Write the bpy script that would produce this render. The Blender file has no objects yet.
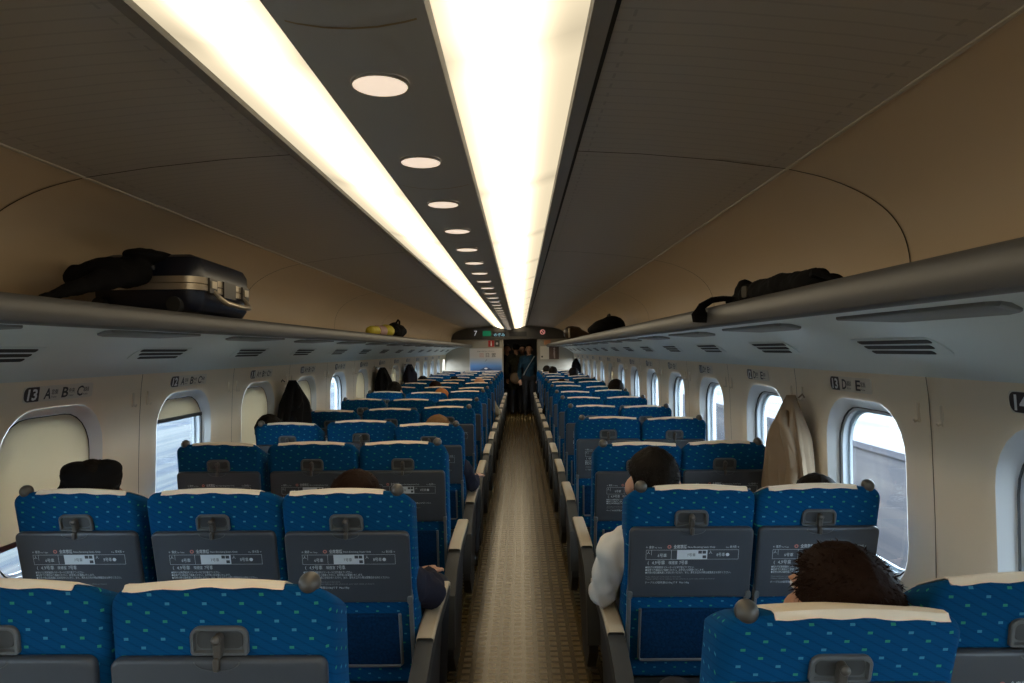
import bpy, bmesh, math, random
from mathutils import Vector, Matrix, noise
R = math.radians
random.seed(7)
scene = bpy.context.scene
C = bpy.context.collection
CX, CZ = 0.253, 1.60            # camera x (car centre is x = 0), camera height

tmp_scene = bpy.data.scenes.new('tmp')
def evaluate(o):
    tmp_scene.collection.objects.link(o)
    with bpy.context.temp_override(scene=tmp_scene, view_layer=tmp_scene.view_layers[0]):
        dg = bpy.context.evaluated_depsgraph_get(); dg.update()
        me = bpy.data.meshes.new_from_object(o.evaluated_get(dg))
    tmp_scene.collection.objects.unlink(o)
    return me
# ------------------------------------------------------------------ materials
MATS = {}
def mat(name, col, rough=0.6, metal=0.0, spec=0.5, noise_amt=0.0, noise_scale=30.0, bump=0.0, sheen=0.0, trans=None, emit=None):
    m = bpy.data.materials.new(name); m.use_nodes = True
    nt = m.node_tree; b = nt.nodes['Principled BSDF']
    b.inputs['Base Color'].default_value = (*col, 1)
    b.inputs['Roughness'].default_value = rough
    b.inputs['Metallic'].default_value = metal
    b.inputs['Specular IOR Level'].default_value = spec
    if sheen: b.inputs['Sheen Weight'].default_value = sheen
    if emit:
        b.inputs['Emission Color'].default_value = (*emit[:3], 1); b.inputs['Emission Strength'].default_value = emit[3]
    if noise_amt or bump:
        tc = nt.nodes.new('ShaderNodeTexCoord'); n = nt.nodes.new('ShaderNodeTexNoise')
        n.inputs['Scale'].default_value = noise_scale; n.inputs['Detail'].default_value = 3
        nt.links.new(tc.outputs['Object'], n.inputs['Vector'])
        if noise_amt:
            mr = nt.nodes.new('ShaderNodeMapRange')
            mr.inputs['To Min'].default_value = 1 - noise_amt; mr.inputs['To Max'].default_value = 1 + noise_amt
            nt.links.new(n.outputs['Fac'], mr.inputs['Value'])
            mx = nt.nodes.new('ShaderNodeVectorMath'); mx.operation = 'SCALE'
            mx.inputs[0].default_value = col
            nt.links.new(mr.outputs['Result'], mx.inputs['Scale'])
            nt.links.new(mx.outputs['Vector'], b.inputs['Base Color'])
        if bump:
            bp = nt.nodes.new('ShaderNodeBump'); bp.inputs['Strength'].default_value = bump; bp.inputs['Distance'].default_value = 0.004
            nt.links.new(n.outputs['Fac'], bp.inputs['Height']); nt.links.new(bp.outputs['Normal'], b.inputs['Normal'])
    MATS[name] = m
    return m

def math_node(nt, op, a, b=None, c=None):
    n = nt.nodes.new('ShaderNodeMath'); n.operation = op
    for i, v in enumerate((a, b, c)):
        if v is None: continue
        if isinstance(v, (int, float)): n.inputs[i].default_value = v
        else: nt.links.new(v, n.inputs[i])
    return n.outputs[0]

def fabric():
    m = mat('blue_moquette', (0.0, 0.05, 0.16), 0.9, spec=0.12)
    nt = m.node_tree; b = nt.nodes['Principled BSDF']; M = lambda *a: math_node(nt, *a)
    tc = nt.nodes.new('ShaderNodeTexCoord'); sp = nt.nodes.new('ShaderNodeSeparateXYZ')
    nt.links.new(tc.outputs['Object'], sp.inputs[0])
    u = M('ADD', sp.outputs[0], sp.outputs[1]); v = sp.outputs[2]
    rv = M('DIVIDE', v, 0.0178); row = M('FLOOR', rv); fv = M('SUBTRACT', M('FRACT', rv), 0.5)
    us = M('DIVIDE', M('ADD', u, M('MULTIPLY', row, 0.033)), 0.072)
    fu = M('SUBTRACT', M('FRACT', M('ADD', us, 50.0)), 0.5); cu = M('FLOOR', M('ADD', us, 50.0))
    dot = M('MULTIPLY', M('LESS_THAN', M('ABSOLUTE', fu), 0.062), M('LESS_THAN', M('ABSOLUTE', fv), 0.16))
    cb = nt.nodes.new('ShaderNodeCombineXYZ'); nt.links.new(row, cb.inputs[0]); nt.links.new(cu, cb.inputs[1])
    wn = nt.nodes.new('ShaderNodeTexWhiteNoise'); nt.links.new(cb.outputs[0], wn.inputs['Vector'])
    cr = nt.nodes.new('ShaderNodeValToRGB'); cr.color_ramp.interpolation = 'CONSTANT'
    cr.color_ramp.elements[0].color = (0.03, 0.24, 0.17, 1); cr.color_ramp.elements[1].position = 0.5
    cr.color_ramp.elements[1].color = (0.045, 0.22, 0.34, 1)
    nt.links.new(wn.outputs['Value'], cr.inputs[0])
    # diagonal woven hatch
    h = M('SINE', M('MULTIPLY', M('ADD', u, M('MULTIPLY', v, 1.85)), 2 * math.pi / 0.0335))
    h2 = M('SINE', M('MULTIPLY', v, 2 * math.pi / 0.0045))
    f = M('ADD', M('MULTIPLY', M('GREATER_THAN', h, 0.8), 0.35), M('MULTIPLY', h2, 0.12))
    mix0 = nt.nodes.new('ShaderNodeMix'); mix0.data_type = 'RGBA'
    mix0.inputs['A'].default_value = (0.001, 0.062, 0.172, 1); mix0.inputs['B'].default_value = (0.0005, 0.03, 0.10, 1)
    nt.links.new(f, mix0.inputs['Factor'])
    mix = nt.nodes.new('ShaderNodeMix'); mix.data_type = 'RGBA'
    nt.links.new(dot, mix.inputs['Factor']); nt.links.new(mix0.outputs['Result'], mix.inputs['A']); nt.links.new(cr.outputs[0], mix.inputs['B'])
    nt.links.new(mix.outputs['Result'], b.inputs['Base Color'])
    return m

FAB = fabric()
TABLE = mat('tray_grey', (0.050, 0.058, 0.070), 0.42, noise_amt=0.05)
GREYP = mat('grey_plastic', (0.105, 0.115, 0.12), 0.4)
RECESS = mat('recess_grey', (0.055, 0.06, 0.062), 0.5)
DARKP = mat('dark_plastic', (0.03, 0.032, 0.034), 0.5)
KNOB = mat('knob_metal', (0.10, 0.092, 0.082), 0.38, metal=0.3)
COVER = mat('cream_cover', (0.86, 0.74, 0.58), 0.8, noise_amt=0.03)
ARMP = mat('arm_panel', (0.042, 0.042, 0.040), 0.5, spec=0.3)
ARMT = mat('arm_top', (0.46, 0.38, 0.27), 0.5)
SHROUD = mat('shroud_black', (0.016, 0.016, 0.017), 0.6)
NET = mat('pocket_net', (0.002, 0.022, 0.065), 0.9, spec=0.1, noise_amt=0.6, noise_scale=110, bump=0.5)
WHITEP = mat('print_white', (0.60, 0.66, 0.70), 0.6)
REDP = mat('print_red', (0.55, 0.20, 0.17), 0.6)
GOLD = None

def wallmat():
    m = mat('wall_cream', (0.80, 0.69, 0.53), 0.5, noise_amt=0.02, noise_scale=6)
    return m
WALL = wallmat()
REVEAL = mat('reveal_grey', (0.60, 0.62, 0.63), 0.4)
UNDER = mat('underside_grey', (0.58, 0.645, 0.635), 0.38)
LIP = mat('rack_lip', (0.075, 0.074, 0.074), 0.45)
RACKF = mat('rack_floor', (0.40, 0.35, 0.28), 0.5)
SEAM = mat('seam_dark', (0.05, 0.035, 0.02), 0.8)
SLAB = mat('slab_grey', (0.17, 0.175, 0.17), 0.5)
VENT = mat('vent_black', (0.008, 0.009, 0.01), 0.7)
VENTR = mat('vent_rim', (0.42, 0.40, 0.37), 0.5)
TRIMD = mat('trim_dark', (0.26, 0.245, 0.22), 0.45)
TRIML = mat('trim_light', (0.42, 0.36, 0.27), 0.45)
BLACK = mat('black_rubber_and_gap_shade', (0.015, 0.015, 0.016), 0.7)
ALU = mat('window_grey', (0.42, 0.44, 0.46), 0.4)

def ceilmat():
    m = mat('ceiling_panel', (0.46, 0.42, 0.37), 0.40)
    nt = m.node_tree; b = nt.nodes['Principled BSDF']; M = lambda *a: math_node(nt, *a)
    tc = nt.nodes.new('ShaderNodeTexCoord'); sp = nt.nodes.new('ShaderNodeSeparateXYZ')
    nt.links.new(tc.outputs['Object'], sp.inputs[0])
    x = M('ABSOLUTE', sp.outputs[0]); y = sp.outputs[1]
    rib = M('SINE', M('MULTIPLY', y, 2 * math.pi / 0.045))
    inner = M('LESS_THAN', x, 1.03)
    ribs = M('MULTIPLY', M('GREATER_THAN', rib, 0.90), inner)
    # rows of small perforations along both edges of the flat panel
    fy = M('FRACT', M('ADD', M('DIVIDE', y, 0.055), 100.0))
    on = M('GREATER_THAN', fy, 0.55)
    l1 = M('LESS_THAN', M('ABSOLUTE', M('SUBTRACT', x, 0.995)), 0.004)
    l2 = M('LESS_THAN', M('ABSOLUTE', M('SUBTRACT', x, 0.462)), 0.003)
    holes = M('MULTIPLY', M('MAXIMUM', l1, l2), on)
    k = M('SUBTRACT', 1.0, M('MAXIMUM', M('MULTIPLY', ribs, 0.13), M('MULTIPLY', holes, 0.22)))
    sc = nt.nodes.new('ShaderNodeVectorMath'); sc.operation = 'SCALE'; sc.inputs[0].default_value = (0.46, 0.42, 0.37)
    nt.links.new(k, sc.inputs['Scale']); nt.links.new(sc.outputs[0], b.inputs['Base Color'])
    return m
CEIL = ceilmat()
COVE = mat('cove_panel', (0.64, 0.50, 0.335), 0.45, noise_amt=0.03, noise_scale=3)
CENT = mat('centre_panel', (0.44, 0.42, 0.38), 0.45)

def stripmat(nm, base, core, col):
    m = bpy.data.materials.new(nm); m.use_nodes = True; nt = m.node_tree
    nt.nodes.remove(nt.nodes['Principled BSDF']); out = nt.nodes['Material Output']; M = lambda *a: math_node(nt, *a)
    e = nt.nodes.new('ShaderNodeEmission'); nt.links.new(e.outputs[0], out.inputs[0])
    e.inputs[0].default_value = (*col, 1)
    tc = nt.nodes.new('ShaderNodeTexCoord'); sp = nt.nodes.new('ShaderNodeSeparateXYZ')
    nt.links.new(tc.outputs['Object'], sp.inputs[0])
    d = M('DIVIDE', M('SUBTRACT', M('ABSOLUTE', sp.outputs[0]), 0.225), 0.060)
    g = M('EXPONENT', M('MULTIPLY', M('MULTIPLY', d, d), -1.0))
    fy = M('FRACT', M('ADD', M('DIVIDE', M('SUBTRACT', sp.outputs[1], 0.18), 1.04), 10.0))
    e2 = M('ABSOLUTE', M('SUBTRACT', fy, 0.5))                       # tube ends: dimmer where two tubes meet
    fade = M('SUBTRACT', 1.0, M('MULTIPLY', M('SMOOTH_MAX', M('MULTIPLY', M('SUBTRACT', e2, 0.40), 10.0), 0.0, 0.1), 0.22))
    s = M('MULTIPLY', M('ADD', base, M('MULTIPLY', g, core)), fade)
    nt.links.new(s, e.inputs[1])
    return m
STRIP = stripmat('lamp_diffuser', 0.88, 4.2, (1.0, 0.84, 0.57))
DOWN = bpy.data.materials.new('downlight_lens'); DOWN.use_nodes = True
_b = DOWN.node_tree.nodes['Principled BSDF']; _b.inputs['Base Color'].default_value = (.8, .7, .6, 1)
_b.inputs['Emission Color'].default_value = (1.0, 0.80, 0.62, 1); _b.inputs['Emission Strength'].default_value = 0.85

def floormat():
    m = mat('floor_vinyl', (0.1, 0.08, 0.05), 0.27, spec=0.5)
    nt = m.node_tree; b = nt.nodes['Principled BSDF']; M = lambda *a: math_node(nt, *a)
    tc = nt.nodes.new('ShaderNodeTexCoord'); sp = nt.nodes.new('ShaderNodeSeparateXYZ')
    nt.links.new(tc.outputs['Object'], sp.inputs[0])
    def sq(o, p, w):
        return M('LESS_THAN', M('ABSOLUTE', M('SUBTRACT', M('FRACT', M('ADD', M('DIVIDE', o, p), 60.0)), 0.5)), w)
    s = M('MULTIPLY', sq(sp.outputs[0], 0.064, 0.31), sq(sp.outputs[1], 0.064, 0.31))
    n = nt.nodes.new('ShaderNodeTexNoise'); n.inputs['Scale'].default_value = 2.2; n.inputs['Detail'].default_value = 5
    nt.links.new(tc.outputs['Object'], n.inputs['Vector'])
    f = M('MULTIPLY', M('ADD', M('MULTIPLY', s, 0.85), M('MULTIPLY', n.outputs['Fac'], 0.15)), 0.95)
    mix = nt.nodes.new('ShaderNodeMix'); mix.data_type = 'RGBA'
    mix.inputs['A'].default_value = (0.054, 0.034, 0.010, 1); mix.inputs['B'].default_value = (0.104, 0.067, 0.021, 1)
    nt.links.new(f, mix.inputs['Factor']); nt.links.new(mix.outputs['Result'], b.inputs['Base Color'])
    b.inputs['Specular Tint'].default_value = (1.0, 0.84, 0.58, 1)
    nt.links.new(M('ADD', 0.25, M('MULTIPLY', s, 0.035)), b.inputs['Roughness'])
    return m
FLOOR = floormat()

def glassmat():
    m = bpy.data.materials.new('window_glass'); m.use_nodes = True; nt = m.node_tree
    nt.nodes.remove(nt.nodes['Principled BSDF']); out = nt.nodes['Material Output']
    t = nt.nodes.new('ShaderNodeBsdfTransparent'); t.inputs[0].default_value = (0.86, 0.92, 0.95, 1)
    g = nt.nodes.new('ShaderNodeBsdfGlossy'); g.inputs['Roughness'].default_value = 0.02
    lw = nt.nodes.new('ShaderNodeLayerWeight'); lw.inputs[0].default_value = 0.5
    pw_ = math_node(nt, 'POWER', lw.outputs['Facing'], 4.0); f = math_node(nt, 'ADD', math_node(nt, 'MULTIPLY', pw_, 0.5), 0.03)
    x = nt.nodes.new('ShaderNodeMixShader')
    nt.links.new(f, x.inputs[0]); nt.links.new(t.outputs[0], x.inputs[1]); nt.links.new(g.outputs[0], x.inputs[2])
    nt.links.new(x.outputs[0], out.inputs[0])
    return m
GLASS = glassmat()
def shademat():
    m = bpy.data.materials.new('roller_fabric'); m.use_nodes = True; nt = m.node_tree
    nt.nodes.remove(nt.nodes['Principled BSDF']); out = nt.nodes['Material Output']
    d = nt.nodes.new('ShaderNodeBsdfDiffuse'); d.inputs[0].default_value = (0.56, 0.50, 0.41, 1)
    t = nt.nodes.new('ShaderNodeBsdfTranslucent'); t.inputs[0].default_value = (0.72, 0.60, 0.43, 1)
    x = nt.nodes.new('ShaderNodeMixShader'); x.inputs[0].default_value = 0.14
    nt.links.new(d.outputs[0], x.inputs[1]); nt.links.new(t.outputs[0], x.inputs[2])
    tr = nt.nodes.new('ShaderNodeBsdfTransparent'); tr.inputs[0].default_value = (0.86, 0.78, 0.62, 1); x2 = nt.nodes.new('ShaderNodeMixShader'); x2.inputs[0].default_value = 0.24
    nt.links.new(x.outputs[0], x2.inputs[1]); nt.links.new(tr.outputs[0], x2.inputs[2]); nt.links.new(x2.outputs[0], out.inputs[0])
    return m
SHADE = shademat()

# ------------------------------------------------------------------ mesh building
class MB:
    def __init__(s): s.v = []; s.f = []; s.m = []
    def add(s, vs, fs, mi=0):
        o = len(s.v); s.v += [tuple(p) for p in vs]; s.f += [tuple(i + o for i in f) for f in fs]; s.m += [mi] * len(fs)
    def box(s, x0, x1, y0, y1, z0, z1, mi=0):
        s.add([(x, y, z) for x in (x0, x1) for y in (y0, y1) for z in (z0, z1)],
              [(0, 1, 3, 2), (4, 6, 7, 5), (0, 4, 5, 1), (2, 3, 7, 6), (0, 2, 6, 4), (1, 5, 7, 3)], mi)
    def rings(s, rings, closed=True, cap=True, mi=0):
        n = len(rings[0]); vs = [p for r in rings for p in r]; fs = []
        for k in range(len(rings) - 1):
            for i in range(n if closed else n - 1):
                j = (i + 1) % n
                fs.append((k * n + i, k * n + j, (k + 1) * n + j, (k + 1) * n + i))
        if cap:
            fs.append(tuple(range(n))[::-1]); fs.append(tuple(range((len(rings) - 1) * n, len(rings) * n)))
        s.add(vs, fs, mi)
    def loft(s, outline, levels, fr, mi=0, cap=True):
        """outline: convex-ish 2-D loop; levels: (w, inset) along the third axis; fr maps (u, v, w) to xyz"""
        n = len(outline); nrm = []
        for i in range(n):
            a = Vector(outline[i - 1]); b = Vector(outline[(i + 1) % n]); t = (b - a)
            t = t.normalized() if t.length > 1e-9 else Vector((1, 0)); nrm.append(Vector((t.y, -t.x)))
        s.rings([[fr(outline[i][0] - nrm[i].x * ins, outline[i][1] - nrm[i].y * ins, w) for i in range(n)] for w, ins in levels], cap=cap, mi=mi)
    def ball(s, c, r, mi=0, nu=16, nv=10, rot=None):
        if isinstance(r, (int, float)): r = (r, r, r)
        vs = [(0, 0, r[2])]
        for j in range(1, nv):
            t = math.pi * j / nv
            vs += [(r[0] * math.sin(t) * math.cos(2 * math.pi * i / nu), r[1] * math.sin(t) * math.sin(2 * math.pi * i / nu), r[2] * math.cos(t)) for i in range(nu)]
        vs.append((0, 0, -r[2]))
        if rot is not None: vs = [rot @ Vector(p) for p in vs]
        vs = [(p[0] + c[0], p[1] + c[1], p[2] + c[2]) for p in vs]
        fs = [(0, 1 + i, 1 + (i + 1) % nu) for i in range(nu)]
        for j in range(nv - 2):
            a = 1 + j * nu; fs += [(a + i, a + nu + i, a + nu + (i + 1) % nu, a + (i + 1) % nu) for i in range(nu)]
        a = 1 + (nv - 2) * nu; e = len(vs) - 1
        fs += [(a + i, e, a + (i + 1) % nu) for i in range(nu)]
        s.add(vs, fs, mi)
    def tube(s, pts, rad, n=10, mi=0, flat=1.0, cap=True):
        pts = [Vector(p) for p in pts]
        if isinstance(rad, (int, float)): rad = [rad] * len(pts)
        rings = []; up = Vector((0.13, 0.21, 0.97)).normalized()
        for k, p in enumerate(pts):
            t = (pts[min(k + 1, len(pts) - 1)] - pts[max(k - 1, 0)]).normalized()
            a = t.cross(up)
            if a.length < 0.15: a = t.cross(Vector((1, 0, 0)))
            a.normalize(); b = t.cross(a)
            rings.append([tuple(p + a * (rad[k] * math.cos(2 * math.pi * i / n)) + b * (rad[k] * flat * math.sin(2 * math.pi * i / n))) for i in range(n)])
        s.rings(rings, cap=cap, mi=mi)
    def capsule(s, a, b, ra, rb, mi=0, n=14):
        a = Vector(a); b = Vector(b); s.tube([a, b], [ra, rb], n, mi); s.ball(a, ra, mi, n, 8); s.ball(b, rb, mi, n, 8)
    def mesh(s, name, mats, ang=35, recalc=True, smooth=True):
        me = bpy.data.meshes.new(name); me.from_pydata(s.v, [], s.f)
        if not isinstance(mats, (list, tuple)): mats = [mats]
        for m in mats: me.materials.append(m)
        me.polygons.foreach_set('material_index', s.m)
        if recalc:
            bm = bmesh.new(); bm.from_mesh(me); bmesh.ops.recalc_face_normals(bm, faces=bm.faces); bm.to_mesh(me); bm.free()
        if smooth:
            me.polygons.foreach_set('use_smooth', [True] * len(me.polygons)); me.set_sharp_from_angle(angle=R(ang))
        me.update(); return me
    def build(s, name, mats, parent=None, ang=35, recalc=True, smooth=True):
        return link(name, s.mesh(name, mats, ang, recalc, smooth), parent)

def link(name, me, parent=None):
    o = bpy.data.objects.new(name, me); C.objects.link(o)
    if parent is not None: o.parent = parent
    return o
def tag(o, label=None, cat=None, group=None, kind=None):
    if label: o['label'] = label
    if cat: o['category'] = cat
    if group: o['group'] = group
    if kind: o['kind'] = kind
    return o
def thing(name, label, cat, loc=(0, 0, 0), group=None):
    o = bpy.data.objects.new(name, None); C.objects.link(o); o.location = loc; o.empty_display_size = 0.1
    return tag(o, label, cat, group)
def struct(o): o['kind'] = 'structure'; return o
def copy_tree(o, parent=None):
    c = o.copy(); C.objects.link(c)
    if parent is not None: c.parent = parent
    for ch in list(o.children): copy_tree(ch, c)
    return c

def rrect(w, h, r, n=5, cx=0, cy=0, arch=0.0):
    """counter-clockwise rounded rectangle; arch lifts the middle of the top edge"""
    if isinstance(r, (int, float)): r = (r,) * 4          # br, tr, tl, bl
    pts = []
    for (sx, sy, a0, rr) in ((1, -1, -90, r[0]), (1, 1, 0, r[1]), (-1, 1, 90, r[2]), (-1, -1, 180, r[3])):
        for k in range(n + 1):
            a = R(a0 + 90 * k / n)
            pts.append((cx + sx * (w / 2 - rr) + rr * math.cos(a), cy + sy * (h / 2 - rr) + rr * math.sin(a)))
        if sx == 1 and sy == 1 and arch:
            for k in range(1, 10):
                t = k / 10; x = (w / 2 - r[1]) * (1 - t) + (-w / 2 + r[2]) * t
                pts.append((cx + x, cy + h / 2 + arch * math.sin(math.pi * t)))
    return pts
XZ = lambda u, v, w: (u, w, v)
XY = lambda u, v, w: (u, v, w)
def YZ(u, v, w): return (w, u, v)

# text as mesh
_txt_cache = {}
def text_mesh(body, size, bold=0.0):
    key = (body, size, bold)
    if key in _txt_cache: return _txt_cache[key]
    cu = bpy.data.curves.new('t', 'FONT'); cu.body = body; cu.size = size; cu.resolution_u = 2; cu.offset = bold * size
    o = bpy.data.objects.new('t', cu)
    me = evaluate(o)
    vs = [tuple(v.co) for v in me.vertices]; fs = [tuple(p.vertices) for p in me.polygons]
    bpy.data.objects.remove(o); bpy.data.curves.remove(cu); bpy.data.meshes.remove(me)
    _txt_cache[key] = (vs, fs); return vs, fs
def put_text(mb, body, size, u, v, fr, w, mi=0, width=None, shear=0.0, align='l', bold=0.0):
    vs, fs = text_mesh(body, size, bold)
    if not vs: return
    x0 = min(p[0] for p in vs); x1 = max(p[0] for p in vs)
    k = (width / (x1 - x0)) if width else 1.0
    off = 0 if align == 'l' else -(x1 - x0) * k / 2
    mb.add([fr(u + off + (p[0] - x0) * k + p[1] * shear, v + p[1], w) for p in vs], fs, mi)

# ------------------------------------------------------------------ the car shell
Y0, Y1 = -2.4, 16.5
JO = 3.22                                     # a wall joint (the coat hooks sit beside it)
PITCH = 1.04
WC = 2.655                                     # centre of the row 13 window

wall_prof = [(1.50, 0.0), (1.535, 0.10), (1.555, 0.35), (1.562, 0.75), (1.562, 1.05), (1.556, 1.30), (1.548, 1.44), (1.540, 1.502)]
def wall_x(z):
    for (xa, za), (xb, zb) in zip(wall_prof, wall_prof[1:]):
        if za <= z <= zb: return xa + (xb - xa) * (z - za) / (zb - za)
    return wall_prof[-1][0]

WZ, WW, WH = 1.062, 0.600, 0.665                # window reveal opening
def build_wall(side, name):
    mb = MB(); y = WC - PITCH * 6.5 + PITCH / 2
    cells = []
    k = -5
    while True:
        yc = WC + PITCH * k
        if yc - PITCH / 2 > Y1: break
        cells.append(yc); k += 1
    zs = [z for _, z in wall_prof]
    for ci, yc in enumerate(cells):
        ya, yb = yc - PITCH / 2, yc + PITCH / 2
        if ya < Y0 - 0.6: continue
        # rings: from rounded window opening to the outer rectangle z 0.55..1.502
        zlo, zhi = 0.62, 1.502
        op = rrect(WW, WH, 0.185, 6, yc, WZ)
        rings = []
        for t in (0, 0.04, 0.12, 0.35, 0.7, 1.0):
            ring = []
            for (py, pz) in op:
                dy, dz = py - yc, pz - WZ
                sc = min((PITCH / 2) / max(abs(dy), 1e-6), ((zhi - WZ) if dz > 0 else (WZ - zlo)) / max(abs(dz), 1e-6))
                qy, qz = yc + dy * (1 + (sc - 1) * t), WZ + dz * (1 + (sc - 1) * t)
                d = 0.010 * max(0, 1 - t / 0.12)     # soft edge rolling into the reveal
                ring.append((side * (wall_x(qz) + d), qy, qz))
            rings.append(ring)
        n = len(op)
        mb.rings(rings, cap=False)
        # corners of the outer rectangle
        outer = rings[-1]
        for i in range(n):
            j = (i + 1) % n; a, b = outer[i], outer[j]
            if abs(abs(a[1] - yc) - PITCH / 2) < 1e-5 and abs(abs(b[1] - yc) - PITCH / 2) > 1e-5 or abs(abs(b[1] - yc) - PITCH / 2) < 1e-5 and abs(abs(a[1] - yc) - PITCH / 2) > 1e-5:
                cyy = yc + math.copysign(PITCH / 2, a[1] - yc); czz = zhi if a[2] > WZ else zlo
                c = (side * wall_x(czz), cyy, czz)
                mb.add([a, b, c], [(0, 1, 2)])
        # below
        low = [p for p in wall_prof if p[1] < zlo] + [(wall_x(zlo), zlo)]
        mb.rings([[(side * x, ya, z) for x, z in low], [(side * x, yb, z) for x, z in low]], closed=False, cap=False)
    bm = MB(); 
    o = mb.build(name, WALL, recalc=False, ang=50)
    bmx = bmesh.new(); bmx.from_mesh(o.data); bmesh.ops.remove_doubles(bmx, verts=bmx.verts, dist=0.0005)
    bmesh.ops.recalc_face_normals(bmx, faces=bmx.faces); bmx.to_mesh(o.data); bmx.free()
    return struct(o)
build_wall(-1, 'wall_left'); build_wall(1, 'wall_right')

# floor, ceiling, end walls
mb = MB(); mb.box(-1.56, 1.56, Y0, 18.9, -0.05, 0.0)
struct(mb.build('floor', FLOOR, smooth=False))

outer_prof = [(0.43, 2.193), (0.62, 2.182), (0.85, 2.160), (1.05, 2.132), (1.17, 2.104), (1.27, 2.060), (1.34, 2.012), (1.385, 1.955), (1.408, 1.89), (1.414, 1.80), (1.414, 1.705)]
for _ in range(2):
    cv = outer_prof[3:]; nw = [cv[0]]
    for a, b in zip(cv, cv[1:]): nw += [(a[0] * .75 + b[0] * .25, a[1] * .75 + b[1] * .25), (a[0] * .25 + b[0] * .75, a[1] * .25 + b[1] * .75)]
    outer_prof = outer_prof[:3] + nw + [cv[-1]]
def extrude_prof(mb, prof, ya, yb, mi=0, steps=1):
    mb.rings([[(x, ya + (yb - ya) * k / steps, z) for x, z in prof] for k in range(steps + 1)], closed=False, cap=False, mi=mi)
mb = MB()
for s in (-1, 1):
    extrude_prof(mb, [(s * x, z) for x, z in outer_prof[:4]], Y0, Y1, 0)
    extrude_prof(mb, [(s * x, z) for x, z in outer_prof[3:]], Y0, Y1, 1)
    mb.rings([[(s * 0.36, Y0, 2.20), (s * 0.43, Y0, 2.20)], [(s * 0.36, Y1, 2.20), (s * 0.43, Y1, 2.20)]], closed=False, cap=False, mi=0)
struct(mb.build('ceiling', [CEIL, COVE], ang=25))
# outer roof skin that closes the shell against daylight
mb = MB(); roof = [(-1.68, 0.0), (-1.68, 0.55)]
mb2 = MB()
rp = [(-1.66, 1.60), (-1.60, 2.10), (-1.2, 2.45), (-0.6, 2.6), (0, 2.64), (0.6, 2.6), (1.2, 2.45), (1.60, 2.10), (1.66, 1.60)]
mb2.rings([[(x, Y0 - .1, z) for x, z in rp], [(x, 18.95, z) for x, z in rp]], closed=False, cap=False)
o = struct(mb2.build('roof', mat('roof_skin', (.5, .5, .5), .6)))
# central ceiling panel (slightly bowed downwards)
cp = [(-0.128, 2.150), (-0.124, 2.118), (-0.118, 2.108)] + [(0.118 * t, 2.092 + 0.018 * t * t) for t in (-0.8, -0.5, -0.25, 0, 0.25, 0.5, 0.8)] + [(0.118, 2.108), (0.124, 2.118), (0.128, 2.150)]
mb = MB(); mb.rings([[(x, Y0, z) for x, z in cp], [(x, Y1, z) for x, z in cp]], cap=True)
struct(mb.build('trim_1', CENT, ang=30))
# slim gold-coloured seams of the central panel
mb = MB(); y = -2.09
ymid = [(0.118 * t, 2.0912 + 0.018 * t * t) for t in (-1, -0.7, -0.35, 0, 0.35, 0.7, 1)]
while y < Y1:
    mb.rings([[(x, y - .003, z) for x, z in ymid], [(x, y + .003, z) for x, z in ymid]], closed=False, cap=False); y += PITCH
n_tr = 2
def trim(mb, m, **k):
    global n_tr
    o = struct(mb.build('trim_%d' % n_tr, m, **k)); n_tr += 1; return o
trim(mb, mat('seam_brass', (0.30, 0.20, 0.07), 0.4))
# seams across the outer ceiling panels, running down to the rack
mb = MB()
for s in (-1, 1):
    y = 2.03 - 2.04 * 2
    while y < Y1:
        pr = []
        for i_, (x, z) in enumerate(outer_prof):
            a = outer_prof[max(0, i_ - 1)]; b = outer_prof[min(len(outer_prof) - 1, i_ + 1)]; d_ = Vector((b[0] - a[0], b[1] - a[1])).normalized()
            pr.append((s * (x + d_.y * 0.0022), z - abs(d_.x) * 0.0022))
        mb.rings([[(x, y - .003, z) for x, z in pr], [(x, y + .003, z) for x, z in pr]], closed=False, cap=False); y += 2.04
trim(mb, SEAM)
for s in (-1, 1):       # bead between flat ceiling and cove
    mb = MB(); ring = [(s * 1.046, 2.134), (s * 1.047, 2.1295), (s * 1.054, 2.1265), (s * 1.058, 2.131)]
    mb.rings([[(x, Y0, z) for x, z in ring], [(x, Y1, z) for x, z in ring]]); trim(mb, TRIML)
    mb = MB()            # metal edge of the light strip and shadow gap
    ring = [(s * 0.376, 2.176), (s * 0.380, 2.168), (s * 0.419, 2.180), (s * 0.421, 2.195), (s * 0.376, 2.195)]
    mb.rings([[(x, Y0, z) for x, z in ring], [(x, Y1, z) for x, z in ring]]); trim(mb, TRIMD)
    mb = MB(); mb.rings([[(s * 0.4155, Y0, 2.1905), (s * 0.431, Y0, 2.1905)], [(s * 0.4155, Y1, 2.1905), (s * 0.431, Y1, 2.1905)]], closed=False, cap=False)
    trim(mb, BLACK)  # the gap's shade is put in as a flat black strip

# the two continuous light strips
for s, lab in ((-1, 'long glowing cream ceiling light strip left of the round downlights'), (1, 'long glowing cream ceiling light strip right of the round downlights')):
    t = thing('light_strip', lab, 'ceiling light', (0, 0, 0), 'light strips along the ceiling')
    y = 0.18 - PITCH * 3
    pf = [(0.122, 2.118), (0.16, 2.122), (0.21, 2.131), (0.27, 2.145), (0.33, 2.163), (0.378, 2.179)]
    while y < Y1 - 0.05:
        ya, yb = max(y + 0.002, Y0), min(y + PITCH - 0.002, Y1 - 0.02)
        if yb > ya:
            mb = MB()
            top = [(s * x, z + 0.006) for x, z in pf][::-1]; bot = [(s * x, z) for x, z in pf]
            mb.rings([[(x, ya, z) for x, z in bot + top], [(x, yb, z) for x, z in bot + top]])
            mb.build('diffuser', STRIP, t)
        y += PITCH
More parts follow.
